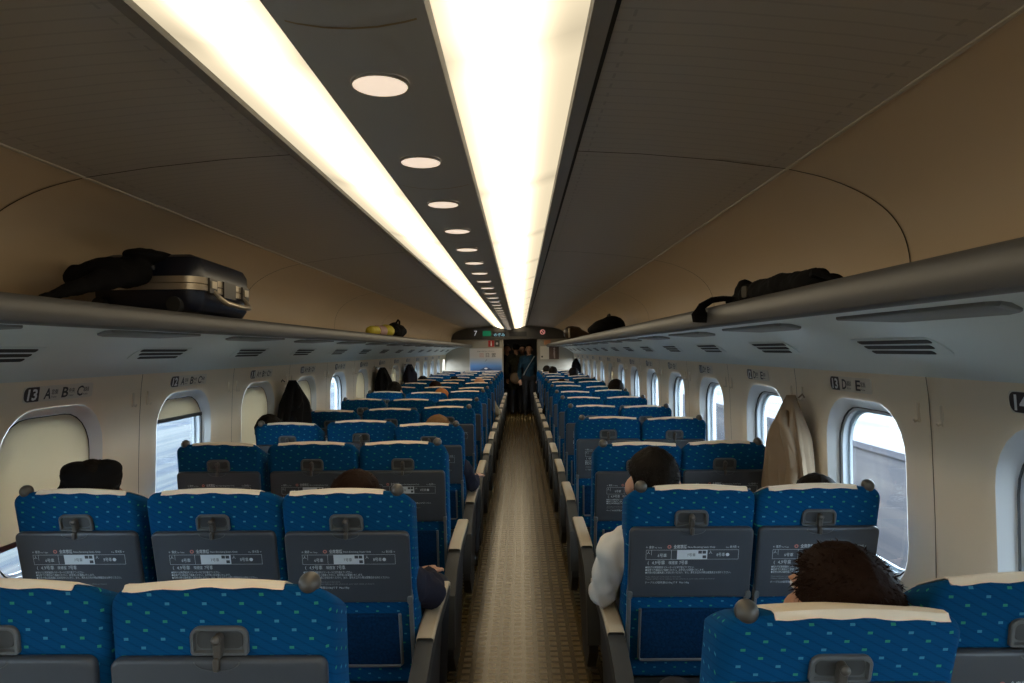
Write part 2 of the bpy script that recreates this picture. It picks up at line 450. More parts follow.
# round downlights
def disc_ring(c, r, z, n=28): return [(c[0] + r * math.cos(2 * math.pi * i / n), c[1] + r * math.sin(2 * math.pi * i / n), z) for i in range(n)]
lens = MB(); lens.rings([disc_ring((0, 0), 0.050, 0.004), disc_ring((0, 0), 0.050, -0.0035), disc_ring((0, 0), 0.047, -0.0045)]); lens_me = lens.mesh('lens', DOWN)
rim = MB(); rim.rings([disc_ring((0, 0), 0.0535, 0.002), disc_ring((0, 0), 0.0535, -0.0030), disc_ring((0, 0), 0.0505, -0.0040), disc_ring((0, 0), 0.0498, 0.0)], cap=False)
rim_me = rim.mesh('rim', CENT)
ORD = ['first', 'second', 'third', 'fourth', 'fifth', 'sixth', 'seventh', 'eighth', 'ninth', 'tenth', 'eleventh', 'twelfth', 'thirteenth', 'fourteenth',
       'fifteenth', 'sixteenth', 'seventeenth', 'eighteenth', 'nineteenth', 'twentieth'] + ['twenty-' + w for w in ('first', 'second', 'third', 'fourth', 'fifth', 'sixth', 'seventh', 'eighth', 'ninth')] + ['thirtieth', 'thirty-first']
y = 1.250; i = 0
while y < Y1 - 0.1:
    lab = 'round glowing downlight in the grey centre ceiling panel, %s counting away from the viewer' % ORD[i] if i else 'largest, nearest round glowing downlight in the grey centre ceiling panel'
    t = thing('downlight', lab, 'ceiling light', (0, y, 2.0915), 'downlights in the centre ceiling panel')
    link('lens', lens_me, t); link('rim', rim_me, t)
    y += 0.515; i += 1

# luggage racks
def rack(side, word):
    t = thing('luggage_rack', 'long grey overhead luggage rack along the %s side of the carriage' % word, 'luggage rack', (0, 0, 0))
    S = lambda pr: [(side * x, z) for x, z in pr]
    mb = MB(); pr = S([(0.935, 1.732), (1.414, 1.728), (1.414, 1.690), (0.935, 1.700)])
    mb.rings([[(x, Y0, z) for x, z in pr], [(x, Y1, z) for x, z in pr]]); mb.build('shelf', RACKF, t)
    mb = MB(); pr = S([(0.940, 1.706), (0.936, 1.732), (0.926, 1.741), (0.914, 1.742), (0.905, 1.737), (0.898, 1.725), (0.894, 1.706), (0.893, 1.688), (0.897, 1.677), (0.906, 1.671), (0.925, 1.671), (0.940, 1.676)])
    mb.rings([[(x, Y0, z) for x, z in pr], [(x, Y1, z) for x, z in pr]]); mb.build('edge_rail', LIP, t)
    mb = MB(); pr = S([(0.925, 1.674), (1.05, 1.681), (1.17, 1.680), (1.27, 1.665), (1.35, 1.638), (1.42, 1.600), (1.48, 1.558), (1.52, 1.525), (1.540, 1.502), (1.556, 1.500), (1.60, 1.56), (1.60, 1.69), (0.94, 1.695)])
    mb.rings([[(x, Y0, z) for x, z in pr], [(x, Y1, z) for x, z in pr]]); mb.build('underside_panel', UNDER, t, ang=30)
    # flush dark panels under the rack, one to each seat row
    y = 1.68 - 3 * PITCH
    def ux(x, z, ): return
    while y < Y1 - 0.3:
        mb = MB(); ol = [(-.44, 1.120), (-.42, 1.105), (.17, 1.105), (.185, 1.120), (.12, 1.225), (.08, 1.240), (-.30, 1.240), (-.35, 1.225)]
        def fr(u, v, w, yy=y): return (side * v, yy + u, 1.6800 - max(0, (v - 1.17)) * 0.15 - w)
        mb.loft(ol if side > 0 else ol, [(-0.004, 0), (0.006, 0), (0.009, 0.004)], fr); mb.build('flush_panel', SLAB, t)
        y += PITCH
    return t
rack(-1, 'left'); rack(1, 'right')

def nrm_frame(side, yc):
    # frame on the sloping cove between rack underside and wall: v runs down the slope, w into the car
    a = Vector((1.355, 0, 1.636)); b = Vector((1.475, 0, 1.562)); d = (b - a).normalized(); n = Vector((-d.z, 0, d.x)); n = -n if n.z > 0 else n
    c = (a + b) / 2
    def fr(u, v, w):
        p = c + d * v + n * w; return (side * p.x, yc + u, p.z)
    return fr
def vent_meshes(side):
    fr = nrm_frame(side, 0); pl = MB(); pl.loft(rrect(0.46, 0.100, 0.03, 5), [(-0.02, 0), (0.0010, 0), (0.0020, 0.003)], fr)
    sl = []
    for k, (du, w) in enumerate(((0.022, 0.40), (0.0, 0.375), (-0.022, 0.34))):
        m = MB(); m.loft(rrect(w, 0.0185, 0.008, 4, -du * 0.8, -0.030 + 0.030 * k), [(0.0, 0), (0.0035, 0)], fr); sl.append(m.mesh('slot', VENT))
    return pl.mesh('vent_plate', UNDER), sl
for side, word in ((-1, 'left'), (1, 'right')):
    pm, sm = vent_meshes(side); k = 0; y = 2.12 - 2 * PITCH
    while y < Y1 - 0.2:
        vis = y > 1.3
        lab = ('three-slot dark air vent below the %s rack, %s in line from the viewer' % (word, ORD[k])) if vis else 'three-slot air vent below the %s rack beside the viewer' % word
        t = thing('air_vent', lab, 'air vent', (0, y, 0), 'air vents below the %s luggage rack' % word)
        link('plate', pm, t)
        for m in sm: link('slot', m, t)
        if vis: k += 1
        y += PITCH

# wall joints (vertical seams)
mb = MB()
for side in (-1, 1):
    y = JO - PITCH * 5
    while y < Y1:
        pr = [(side * (x - 0.0030), z) for x, z in wall_prof]
        mb.rings([[(x, y - .0022, z) for x, z in pr], [(x, y + .0022, z) for x, z in pr]], closed=False, cap=False); y += PITCH
trim(mb, mat('joint_brown', (0.16, 0.12, 0.08), 0.8), recalc=True)
for side, nm in ((-1, 'baseboard_left'), (1, 'baseboard_right')):
    mb = MB(); ring = [(side * 1.545, 0.0), (side * 1.49, 0.0), (side * 1.49, 0.14), (side * 1.50, 0.16), (side * 1.545, 0.16)]
    mb.rings([[(x, Y0, z) for x, z in ring], [(x, Y1, z) for x, z in ring]]); struct(mb.build(nm, GREYP))

# windows
shade_amt = {(-1, 13): 0.80, (-1, 12): 0.24, (-1, 11): 0.90, (-1, 10): 0.97, (-1, 8): 0.97, (-1, 6): 0.97, (-1, 7): 0.9, (1, 6): 0.6}
def win_parts(side):
    xr = 1.565                                   # wall face; reveal runs outwards
    rv = MB(); op = rrect(WW, WH, 0.185, 6, 0, WZ); n = len(op)
    inner = rrect(WW - 0.062, WH - 0.065, 0.165, 6, 0, WZ - 0.003)
    def ring(o, x): return [(side * (x if x > 3 else x), p[0], p[1]) for p in o]
    r0 = [(side * (wall_x(p[1]) + 0.009), p[0], p[1]) for p in op]
    mid = [((a[0] * .6 + b[0] * .4), (a[1] * .6 + b[1] * .4)) for a, b in zip(op, inner)]
    rv.rings([r0, ring(mid, 1.584), ring(inner, 1.6085)], cap=False)
    A = lambda dw, dh, r: rrect(WW - dw, WH - dh, r, 6, 0, WZ - 0.004)
    frm = MB(); frm.rings([ring(inner, 1.6080), ring(A(.084, .086, .155), 1.6120), ring(A(.088, .090, .153), 1.6140), ring(A(.088, .090, .153), 1.624), ring(A(.078, .080, .158), 1.636), ring(A(.108, .108, .143), 1.640), ring(A(.111, .111, .141), 1.650), ring(A(-.10, -.10, .19), 1.700)], cap=False)
    gas = MB(); gas.rings([ring(A(.062, .063, .165), 1.6045), ring(A(.069, .070, .162), 1.6030), ring(A(.071, .072, .161), 1.6100)], cap=False)
    pane = MB(); pane.rings([ring(A(.083, .085, .155), 1.628), ring(A(.083, .085, .155), 1.631)])
    return rv.mesh('window_reveal', REVEAL, 60), frm.mesh('window_frame', ALU), gas.mesh('window_gasket', BLACK), pane.mesh('glass_pane', GLASS, smooth=False)
WP = {s: win_parts(s) for s in (-1, 1)}
wi = 1
def shade_mesh(side, amt):
    op = rrect(WW - 0.069, WH - 0.072, 0.162, 8, 0, WZ - 0.004)
    ztop = WZ + WH / 2; zcut = ztop - amt * (WH - 0.05)
    pts = [(y, max(z, zcut)) for y, z in op]
    out = []
    for p in pts:
        if not out or (abs(out[-1][0] - p[0]) + abs(out[-1][1] - p[1])) > 1e-5: out.append(p)
    lo = min(p[0] for p in out if True); 
    mb = MB(); mb.rings([[(side * 1.6055, y, z) for y, z in out], [(side * 1.6065, y, z) for y, z in out]])
    bar = MB(); hw = max(abs(y) for y, z in out if z < zcut + 0.004)
    bar.box(side * 1.601 if side > 0 else -1.6095, side * 1.6095 if side > 0 else -1.601, -hw + .004, hw - .004, zcut - 0.008, zcut + 0.012)
    return mb.mesh('roller_shade', SHADE, smooth=False), bar.mesh('shade_bar', DARKP)
ROWY = {}
for side in (-1, 1):
    for row in range(16, 0, -1):
        yc = WC + PITCH * (13 - row)
        if yc < Y0: continue
        t = bpy.data.objects.new('window_%d' % wi, None); C.objects.link(t); t.location = (0, yc, 0); struct(t); wi += 1
        a, b, c_, d = WP[side]
        link('window_reveal', a, t); link('window_frame', b, t); link('window_gasket', c_, t); link('glass_pane', d, t)
        amt = shade_amt.get((side, row))
        if amt:
            m1, m2 = shade_mesh(side, amt); s_ = link('roller_shade', m1, t); link('shade_bar', m2, s_)

# row signs above the windows
BADGE = mat('badge_dark', (0.035, 0.022, 0.02), 0.4); PLATE = mat('sign_plate', (0.68, 0.62, 0.52), 0.45); INK = mat('sign_ink', (0.05, 0.045, 0.045), 0.5); BW = mat('badge_text', (0.80, 0.80, 0.78), 0.5)
for side, word in ((-1, 'left'), (1, 'right')):
    for row in range(14, 0, -1):
        yc = WC + PITCH * (13 - row) + (-0.005 if side < 0 else 0.040)
        z0 = 1.452
        x0 = wall_x(z0) - 0.0015; tilt = (1.540 - 1.548) / 0.062
        # reading direction: on the left wall text runs away from the viewer (+y), on the right wall towards the viewer (-y)
        def fr(u, v, w, yy=yc): return (side * (wall_x(z0) - 0.0026 - v * 0.13 - w), yy + (u if side < 0 else -u), z0 + v)
        near = row >= 6
        lab = {14: 'oval black seat-row sign cut by the right edge of the photo'} if side > 0 else {}
        l = lab.get(row, '%s window sign numbered %d with letters %s above the window' % (word, row, 'A, B and C' if side < 0 else 'D and E'))
        t = thing('seat_row_sign', l, 'sign', (0, 0, 0), 'seat row signs above the %s windows' % word)
        hw = 0.20 if side < 0 else 0.165
        mb = MB(); mb.loft(rrect(2 * hw, 0.058, 0.010, 3), [(-0.006, 0), (0.0008, 0)], fr); mb.build('plate', PLATE, t)
        mb = MB(); mb.loft(rrect(0.078, 0.054, (0.004, 0.004, 0.022, 0.022), 5, -hw + 0.040, 0), [(0.0009, 0), (0.0016, 0)], fr); mb.build('number_badge', BADGE, t)
        mb = MB(); put_text(mb, str(row), 0.056, -hw + 0.042, -0.020, fr, 0.0022, 0, width=0.050 if row > 9 else 0.026, align='c', bold=0.03, shear=0.1); mb.build('row_number', BW, t, smooth=False)
        items = (('A', '窓側', -0.095), ('B', '中央', 0.005), ('C', '通路側', 0.095)) if side < 0 else (('D', '通路側', -0.065), ('E', '窓側', 0.045))
        for ch, jp, u in items:
            mb = MB(); put_text(mb, ch, 0.056, u, -0.020, fr, 0.0014, 0, width=0.038, shear=0.15, bold=0.022)
            if near:
                put_text(mb, jp, 0.021, u + 0.042, -0.004, fr, 0.0014, 0, width=0.036, bold=0.012)
                put_text(mb, {'窓側': 'Window', '中央': 'Center', '通路側': 'Aisle'}[jp], 0.012, u + 0.042, -0.019, fr, 0.0014, 0, width=0.030)
            mb.build('seat_letter', INK, t, smooth=False)

# coat hooks: slim bars either side of each wall joint
HOOK = mat('hook_cream', (0.66, 0.57, 0.44), 0.45)
hk = {}
for side in (-1, 1):
    mb = MB(); x = 1.552
    mb.loft(rrect(0.010, 0.066, 0.004, 4, 0, 1.385), [(0.0, 0), (0.007, 0), (0.009, 0.002)], lambda u, v, w, s=side: (s * (wall_x(v) - w + 0.002), u, v))
    a = mb.mesh('hook_plate', HOOK)
    mb = MB(); mb.tube([(side * 1.547, 0, 1.360), (side * 1.536, 0, 1.354), (side * 1.531, 0, 1.363)], 0.0035, 8)
    hk[side] = (a, mb.mesh('hook_peg', HOOK))
for side, word in ((-1, 'left'), (1, 'right')):
    y = JO - PITCH * 1; k = 0
    while y < Y1 - 0.2:
        for dy, wd in ((-0.062, 'nearer'), (0.062, 'farther')):
            t = thing('coat_hook', 'slim cream coat hook, %s %s wall joint from viewer, its %s side' % (ORD[k], word, wd.replace('nearer', 'near').replace('farther', 'far')), 'coat hook', (0, y + dy, 0), 'coat hooks on the %s wall' % word)
            link('hook_plate', hk[side][0], t); link('hook_peg', hk[side][1], t)
        y += PITCH; k += 1

# end wall with doorway, header, posters
ENDW = mat('end_wall', (0.34, 0.31, 0.25), 0.5)
DX0, DX1, DZ = -0.15, 0.66, 1.86
mb = MB()
mb.box(-1.66, DX0, Y1, Y1 + 0.06, 0, 2.5); mb.box(DX1, 1.66, Y1, Y1 + 0.06, 0, 2.5); mb.box(DX0, DX1, Y1, Y1 + 0.06, DZ, 2.5)
struct(mb.build('wall_front', ENDW, smooth=False))
mb = MB(); mb.box(-1.66, 1.66, Y0 - 0.06, Y0, 0, 2.5); struct(mb.build('wall_back', ENDW, smooth=False))
mb = MB()                                                    # door jamb
jm = 0.028
mb.box(DX0 - jm, DX0, Y1 - 0.012, Y1 + 0.07, 0, DZ + jm); mb.box(DX1, DX1 + jm, Y1 - 0.012, Y1 + 0.07, 0, DZ + jm); mb.box(DX0, DX1, Y1 - 0.012, Y1 + 0.07, DZ, DZ + jm)
trim(mb, mat('door_jamb', (0.30, 0.26, 0.20), 0.4, metal=0.3), smooth=False)
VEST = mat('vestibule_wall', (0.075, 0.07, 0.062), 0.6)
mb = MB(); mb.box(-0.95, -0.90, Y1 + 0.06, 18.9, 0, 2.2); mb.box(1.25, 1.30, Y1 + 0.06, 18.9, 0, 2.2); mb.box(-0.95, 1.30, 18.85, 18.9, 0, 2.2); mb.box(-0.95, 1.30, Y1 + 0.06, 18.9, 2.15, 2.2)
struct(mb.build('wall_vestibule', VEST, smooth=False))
# added unseen light that brightens the people in the vestibule
t = thing('vestibule_fill_light', 'unseen glowing disc added in the dark vestibule to brighten the people there', 'ceiling light', (0.2, 17.7, 2.15))
mb = MB(); mb.rings([disc_ring((0, 0), 0.10, 0.0), disc_ring((0, 0), 0.10, -0.02), disc_ring((0, 0), 0.09, -0.025)]); mb.build('fill_disc', mat('vest_fill', (.8, .7, .6), .5, emit=(1, .85, .65, 5.0)), t)

HEAD = mat('header_dark', (0.045, 0.04, 0.035), 0.35)
t = thing('display_header', 'dark arched display panel above the end doorway, with number 7 and coloured signs', 'display panel', (0, Y1, 0))
top = [(-1.395, 1.90), (-1.375, 1.97), (-1.33, 2.02), (-1.26, 2.062), (-1.05, 2.128), (-0.6, 2.165), (-0.36, 2.175), (-0.13, 2.108), (0.13, 2.108), (0.36, 2.175), (0.6, 2.165), (1.05, 2.128), (1.25, 2.066), (1.33, 2.01), (1.36, 1.96)]
mb = MB(); ol = [(-1.40, 1.862), (1.36, 1.862)] + top[::-1]
mb.rings([[(x, -0.045, z) for x, z in ol], [(x, -0.001, z) for x, z in ol]]); mb.build('header_board', HEAD, t, smooth=False)
frH = lambda u, v, w: (u, -0.046 - w, v)
FX = lambda px: (px - 520) * Y1 / 683 + CX
FZ = lambda py: CZ - (py - 350) * Y1 / 683
mb = MB(); put_text(mb, '7', 0.17, FX(475.7), 1.955, frH, 0.002, align='c'); mb.build('car_number', mat('lit_white', (.8, .8, .8), .5, emit=(.85, .9, 1, 0.35)), t, smooth=False)
mb = MB(); mb.loft(rrect(0.20, 0.125, 0.01, 3, FX(487), FZ(333.3)), [(0, 0), (0.006, 0)], frH); mb.build('green_sign', mat('sign_green', (.0, .12, .05), .5, emit=(.0, .35, .16, 0.22)), t)
mb = MB(); mb.loft(rrect(0.33, 0.115, 0.005, 3, FX(499.5), FZ(334)), [(0, 0), (0.004, 0)], frH); sc_ = mb.build('led_screen', BLACK, t)
mb = MB(); put_text(mb, 'のぞみ', 0.085, FX(499.5), FZ(336), frH, 0.006, align='c', width=0.26); mb.build('led_text', mat('led_blue', (.2, .4, .5), .5, emit=(.25, .65, .9, 0.5)), sc_, smooth=False)
mb = MB(); mb.loft(rrect(0.42, 0.115, 0.005, 3, FX(518), FZ(334)), [(0, 0), (0.004, 0)], frH); mb.build('dark_window', BLACK, t)
mb = MB(); c0 = (FX(542.6), FZ(332.3)); n = 24
mb.rings([[(c0[0] + r * math.cos(2 * math.pi * i / n), -0.046 - w, c0[1] + r * math.sin(2 * math.pi * i / n)) for i in range(n)] for r, w in ((0.062, 0), (0.062, 0.006), (0.042, 0.006), (0.042, 0.0))], cap=False)
mb.add([(c0[0] - .045, -0.053, c0[1] + .030), (c0[0] - .030, -0.053, c0[1] + .045), (c0[0] + .045, -0.053, c0[1] - .030), (c0[0] + .030, -0.053, c0[1] - .045)], [(0, 1, 2, 3)])
ps = mb.build('no_smoking_mark', mat('lit_pink', (.7, .25, .22), .5, emit=(1, .4, .35, 0.35)), t)
# red notice and small lit mark under the header
frE = lambda u, v, w: (u, Y1 - 0.001 - w, v)
t = thing('notice_sign', 'small red and black notice sign above the left poster', 'sign', (0, 0, 0))
mb = MB(); mb.loft(rrect(0.145, 0.155, 0.008, 3, FX(491.2), FZ(343.4)), [(0, 0), (0.008, 0)], frE); rp_ = mb.build('red_plate', mat('sign_red', (.42, .02, .02), .5), t)
mb = MB(); mb.loft(rrect(0.028, 0.075, 0.012, 4, FX(491.2), FZ(344.2)), [(0.009, 0), (0.011, 0)], frE); mb.loft(rrect(0.03, 0.03, 0.014, 4, FX(491.2), FZ(341.8)), [(0.009, 0), (0.011, 0)], frE); mb.build('white_figure', BW, rp_)
mb = MB(); mb.loft(rrect(0.125, 0.155, 0.008, 3, FX(497), FZ(343.4)), [(0, 0), (0.007, 0)], frE); bp_ = mb.build('black_plate', HEAD, t)
mb = MB(); mb.loft(rrect(0.06, 0.06, 0.029, 5, FX(497), FZ(343.4)), [(0.008, 0), (0.010, 0)], frE); mb.build('grey_symbol', VENTR, bp_)
o = MB(); o.loft(rrect(0.16, 0.11, 0.01, 3, FX(547.2), FZ(342.6)), [(0, 0), (0.01, 0)], frE)
tag(o.build('warning_label', mat('label_orange', (.62, .30, .16), .5)), 'small orange label above the right poster on the end wall', 'label')

def postermat():
    m = mat('poster_blue', (.5, .5, .5), 0.4)
    nt = m.node_tree; b = nt.nodes['Principled BSDF']
    tc = nt.nodes.new('ShaderNodeTexCoord'); sp = nt.nodes.new('ShaderNodeSeparateXYZ'); nt.links.new(tc.outputs['Object'], sp.inputs[0])
    mr = nt.nodes.new('ShaderNodeMapRange'); mr.inputs['From Min'].default_value = -0.26; mr.inputs['From Max'].default_value = 0.26
    nt.links.new(sp.outputs[2], mr.inputs['Value'])
    cr = nt.nodes.new('ShaderNodeValToRGB'); e = cr.color_ramp.elements
    e[0].color = (.04, .10, .25, 1); e[0].position = 0.0; e[1].color = (.62, .58, .55, 1); e[1].position = 0.62
    k = cr.color_ramp.elements.new(0.22); k.color = (.12, .28, .58, 1); k = cr.color_ramp.elements.new(0.45); k.color = (.42, .50, .62, 1)
    nt.links.new(mr.outputs[0], cr.inputs[0]); nt.links.new(cr.outputs[0], b.inputs['Base Color'])
    return m
pc = (FX(485.8), FZ(359.5)); pw, ph = 0.765, 0.53
t = thing('travel_poster', 'white and blue poster with a mountain and lettering left of the doorway', 'poster', (pc[0], Y1 - 0.002, pc[1]))
frP = lambda u, v, w: (u, -w, v)
mb = MB(); mb.loft(rrect(pw, ph, 0.004, 2), [(0, 0), (0.012, 0)], frP); mb.build('sheet', postermat(), t, smooth=False)
mb = MB()
for (a, b_) in (((-pw / 2 - .012, -ph / 2 - .012), (pw / 2 + .012, -ph / 2)), ((-pw / 2 - .012, ph / 2), (pw / 2 + .012, ph / 2 + .012)), ((-pw / 2 - .012, -ph / 2), (-pw / 2, ph / 2)), ((pw / 2, -ph / 2), (pw / 2 + .012, ph / 2))):
    mb.box(a[0], b_[0], -0.016, 0, a[1], b_[1])
mb.build('frame', mat('poster_frame', (.55, .55, .53), .4), t, smooth=False)
mb = MB(); put_text(mb, '回', 0.11, -0.15, 0.07, frP, 0.0135, 0, width=0.09); mb.build('red_lettering', REDP, t, smooth=False)
mb = MB(); put_text(mb, '日 置', 0.11, 0.0, 0.07, frP, 0.0135, 0, width=0.24); put_text(mb, '日本の旅 ゆったりと', 0.03, 0, 0.19, frP, 0.0135, 0, width=0.42, align='c'); put_text(mb, 'ノ', 0.08, 0.0, -0.04, frP, 0.0135, align='c'); mb.build('dark_lettering', INK, t, smooth=False)
mb = MB(); mb.add([(-.20, -.0135, -.262), (-.05, -.0135, -.195), (.0, -.0135, -.17), (.05, -.0135, -.195), (.2, -.0135, -.262)], [(0, 1, 2, 3, 4)]); mb.build('mountain', mat('print_navy', (.03, .06, .13), .5), t, smooth=False, recalc=False)
mb = MB(); mb.add([(-.05, -.0142, -.212), (-.0, -.0142, -.185), (.05, -.0142, -.212), (.0, -.0142, -.235)], [(0, 1, 2, 3)]); mb.build('snow_cap', BW, t, smooth=False, recalc=False)
pc = (FX(549.4), FZ(353))
t = thing('framed_poster', 'small poster, cream left half and brown photograph right half, right of the doorway', 'poster', (pc[0], Y1 - 0.002, pc[1]))
mb = MB(); mb.box(-0.225, -0.015, -0.012, 0, -0.158, 0.158); mb.build('cream_half', mat('poster_cream', (.62, .56, .46), .5), t, smooth=False)
mb = MB(); mb.box(-0.013, 0.225, -0.012, 0, -0.158, 0.158); ph_ = mb.build('photo_half', mat('poster_brown', (.10, .055, .035), .5, noise_amt=0.6, noise_scale=12), t, smooth=False)
mb = MB(); mb.tube([(.11, -.014, -.14), (.10, -.014, -.02), (.11, -.014, .06)], [0.035, 0.04, 0.02], 8, flat=0.1); mb.ball((.115, -.014, .095), (.022, .003, .028)); mb.build('printed_figure', mat('print_pale', (.42, .32, .27), .5), ph_)
mb = MB(); mb.box(-.20, -.16, -.0135, -.012, -.115, -.075); mb.build('printed_stamp', INK, t, smooth=False)

# ------------------------------------------------------------------ the seats
PV = 0.42
HT = 0.743                                      # back height above the pivot
def drop(y, z):
    k = min(1, max(0, (z - HT + 0.14) / 0.13)); return 0.66 * max(0, y - 0.010) * k * k * (3 - 2 * k)
def seat_proto(letter):
    w = {'A': 0.425, 'B': 0.452, 'C': 0.435, 'D': 0.432, 'E': 0.416}[letter]
    kn = {'A': -1, 'B': 0, 'C': 1, 'D': -1, 'E': 1}[letter]
    aisle = {'C': 1, 'D': -1}.get(letter, 0)
    t = bpy.data.objects.new('train_seat', None); C.objects.link(t); t.empty_display_size = 0.1
    def back(o): o.location = (0, 0, PV); o['_r'] = 1; return o
    # backrest
    mb = MB(); ol = rrect(w, HT, (0.03, 0.048, 0.048, 0.03), 6, 0, HT / 2 - 0.006, arch=0.010)
    mb.loft(ol, [(0.0, 0.026), (0.002, 0.016), (0.008, 0.006), (0.018, 0.001), (0.05, 0.0), (0.105, 0.0), (0.122, 0.004), (0.134, 0.016), (0.137, 0.030)], XZ)
    mb.v = [(x, y, z - drop(y, z)) for x, y, z in mb.v]
    o = back(mb.build('backrest', FAB, t, ang=60))
    mb = MB()                                       # front bolsters of the back, one cushion
    mb.loft(rrect(w - 0.09, HT - 0.18, 0.05, 5, 0, HT / 2 - 0.05), [(0.134, 0), (0.148, 0.004), (0.156, 0.02)], XZ); back(mb.build('back_cushion', FAB, t, ang=60))
    # cream head cover: short flap behind, over the top, long flap in front
    cw = w - 0.125; off = {1: -0.028, -1: 0.028, 0: 0}[kn]
    topz = lambda x: HT - 0.006 + 0.010 * math.sin(math.pi * min(1, max(0, (x / (w - 0.1) + 0.5))))
    rs = []; nseg = 16
    for k in range(nseg + 1):
        x = -cw / 2 + cw * k / nseg + off; tz = topz(x); q = abs(2 * k / nseg - 1) ** 3
        wob = 0.0022 * math.sin(k * 1.3)
        fl = 0.005 + wob - 0.004 * q
        rs.append([(x, -0.0035, tz - fl - 0.006), (x, -0.001, tz - 0.010), (x, 0.008, tz + 0.0005), (x, 0.022, tz + 0.0045), (x, 0.055, tz + 0.005), (x, 0.105, tz + 0.004), (x, 0.128, tz - 0.003), (x, 0.140, tz - 0.02), (x, 0.159, tz - 0.06), (x, 0.162, tz - 0.27)])
    mb = MB()
    th = [[(p[0], p[1], p[2]) for p in r] for r in rs]
    inner = [[(p[0], p[1] + (0.0025 if i < 2 else (-0.0025 if i > 6 else 0)), p[2] - (0.0035 if 1 < i < 7 else 0)) for i, p in enumerate(r)] for r in rs]
    mb.rings([a + b[::-1] for a, b in zip(th, inner)]); mb.v = [(x, y, z - 0.66 * max(0, min(y, .14) - 0.010)) for x, y, z in mb.v]; back(mb.build('head_cover', COVER, t, ang=50))
    # tray table
    tw = min(0.416, w - 0.014)
    mb = MB(); ol = rrect(tw, 0.262, 0.020, 6, 0, 0.4690)
    mb.loft(ol, [(0.002, 0.004), (-0.003, 0), (-0.014, 0.0), (-0.0185, 0.0035), (-0.0195, 0.008)], XZ)
    tb = back(mb.build('tray_table', TABLE, t, ang=40))
    mb = MB(); n = 14
    arc = [(0.030 * math.cos(math.pi + math.pi * i / n) * 1.5, 0.5965 + 0.019 * math.sin(math.pi + math.pi * i / n)) for i in range(n + 1)]
    arc2 = [(x * 0.93, 0.5965 + (z - 0.5965) * 0.88) for x, z in arc]
    mb.rings([[(x, -0.0200, z) for x, z in arc], [(x, -0.0215, z) for x, z in arc2], ], closed=False, cap=False); mb.build('finger_notch', GREYP, tb, recalc=True)
    link('printed_notice', NOTICE, tb)
    # coat hook latch
    mb = MB(); ol = rrect(0.112, 0.058, (0.008, 0.020, 0.020, 0.008), 5, 0, 0.630)
    mb.loft(ol, [(0.004, 0), (-0.006, 0.0), (-0.0085, 0.002), (-0.0085, 0.007), (-0.001, 0.009)], XZ); lt = back(mb.build('latch_plate', GREYP, t))
    mb = MB(); mb.loft(rrect(0.090, 0.036, 0.012, 4, 0, 0.631), [(-0.0005, 0), (-0.0025, 0.001)], XZ); mb.build('latch_recess', RECESS, lt)
    mb = MB(); mb.loft(rrect(0.017, 0.048, 0.008, 5, 0, 0.623), [(-0.001, 0), (-0.016, 0), (-0.020, 0.003)], XZ)
    mb.loft(rrect(0.012, 0.026, 0.005, 4, 0, 0.592), [(-0.018, 0), (-0.026, 0), (-0.028, 0.002)], XZ); mb.ball((0, -0.019, 0.639), (0.0095, 0.008, 0.0095)); back(mb.build('turn_latch', KNOB, t))
    # table arms down both edges
    for s in (-1, 1):
        mb = MB(); ax = s * (tw / 2 - 0.006)
        mb.loft(rrect(0.014, 0.36, 0.006, 3, ax, 0.20), [(0.0, 0), (-0.010, 0), (-0.013, 0.003)], XZ); mb.loft(rrect(0.018, 0.030, 0.008, 4, ax, 0.350), [(-0.002, 0), (-0.022, 0), (-0.024, 0.002)], XZ)
        back(mb.build('table_arm', GREYP, t))
    # pocket
    mb = MB(); mb.loft(rrect(tw - 0.09, 0.20, 0.012, 4, 0, 0.185), [(0.001, 0), (-0.007, 0), (-0.012, 0.006)], XZ); pk = back(mb.build('seat_pocket', NET, t))
    mb = MB(); fw = tw - 0.09
    mb.tube([(fw / 2 * kk, -0.012, zz) for kk, zz in ((-1, 0.290), (-1, 0.095), (-0.96, 0.086), (0.96, 0.086), (1, 0.095), (1, 0.290))], 0.0055, 8); mb.build('pocket_frame', GREYP, pk)
    if kn:
        mb = MB(); kx = kn * (w / 2 - 0.046)
        mb.ball((kx, 0.020, 0.734), 0.0215, 0, 20, 14)
        mb.tube([(kx, 0.022, 0.69), (kx, 0.021, 0.724)], [0.018, 0.015], 14); back(mb.build('grab_knob', KNOB, t))
    # cushion
    mb = MB(); mb.loft(rrect(w - 0.006, 0.50, 0.045, 5, 0, 0.335), [(0.30, 0.02), (0.315, 0.0), (0.40, 0.0), (0.425, 0.008), (0.435, 0.03)], XY); mb.build('seat_cushion', FAB, t, ang=60)
    mb = MB(); mb.box(-w / 2 + .01, w / 2 - .01, 0.10, 0.56, 0.255, 0.302); mb.box(-w / 2 + .01, w / 2 - .01, 0.02, 0.12, 0.30, 0.41); mb.build('seat_pan', DARKP, t, smooth=False)
    mb = MB()                                       # pedestal
    mb.rings([[(x * a, 0.28 + y * b, z) for x, y in ((-1, -1), (1, -1), (1, 1), (-1, 1))] for a, b, z in ((0.16, 0.24, 0.0), (0.16, 0.24, 0.035), (0.075, 0.15, 0.06), (0.075, 0.15, 0.26))])
    mb.build('pedestal', DARKP, t, smooth=False)
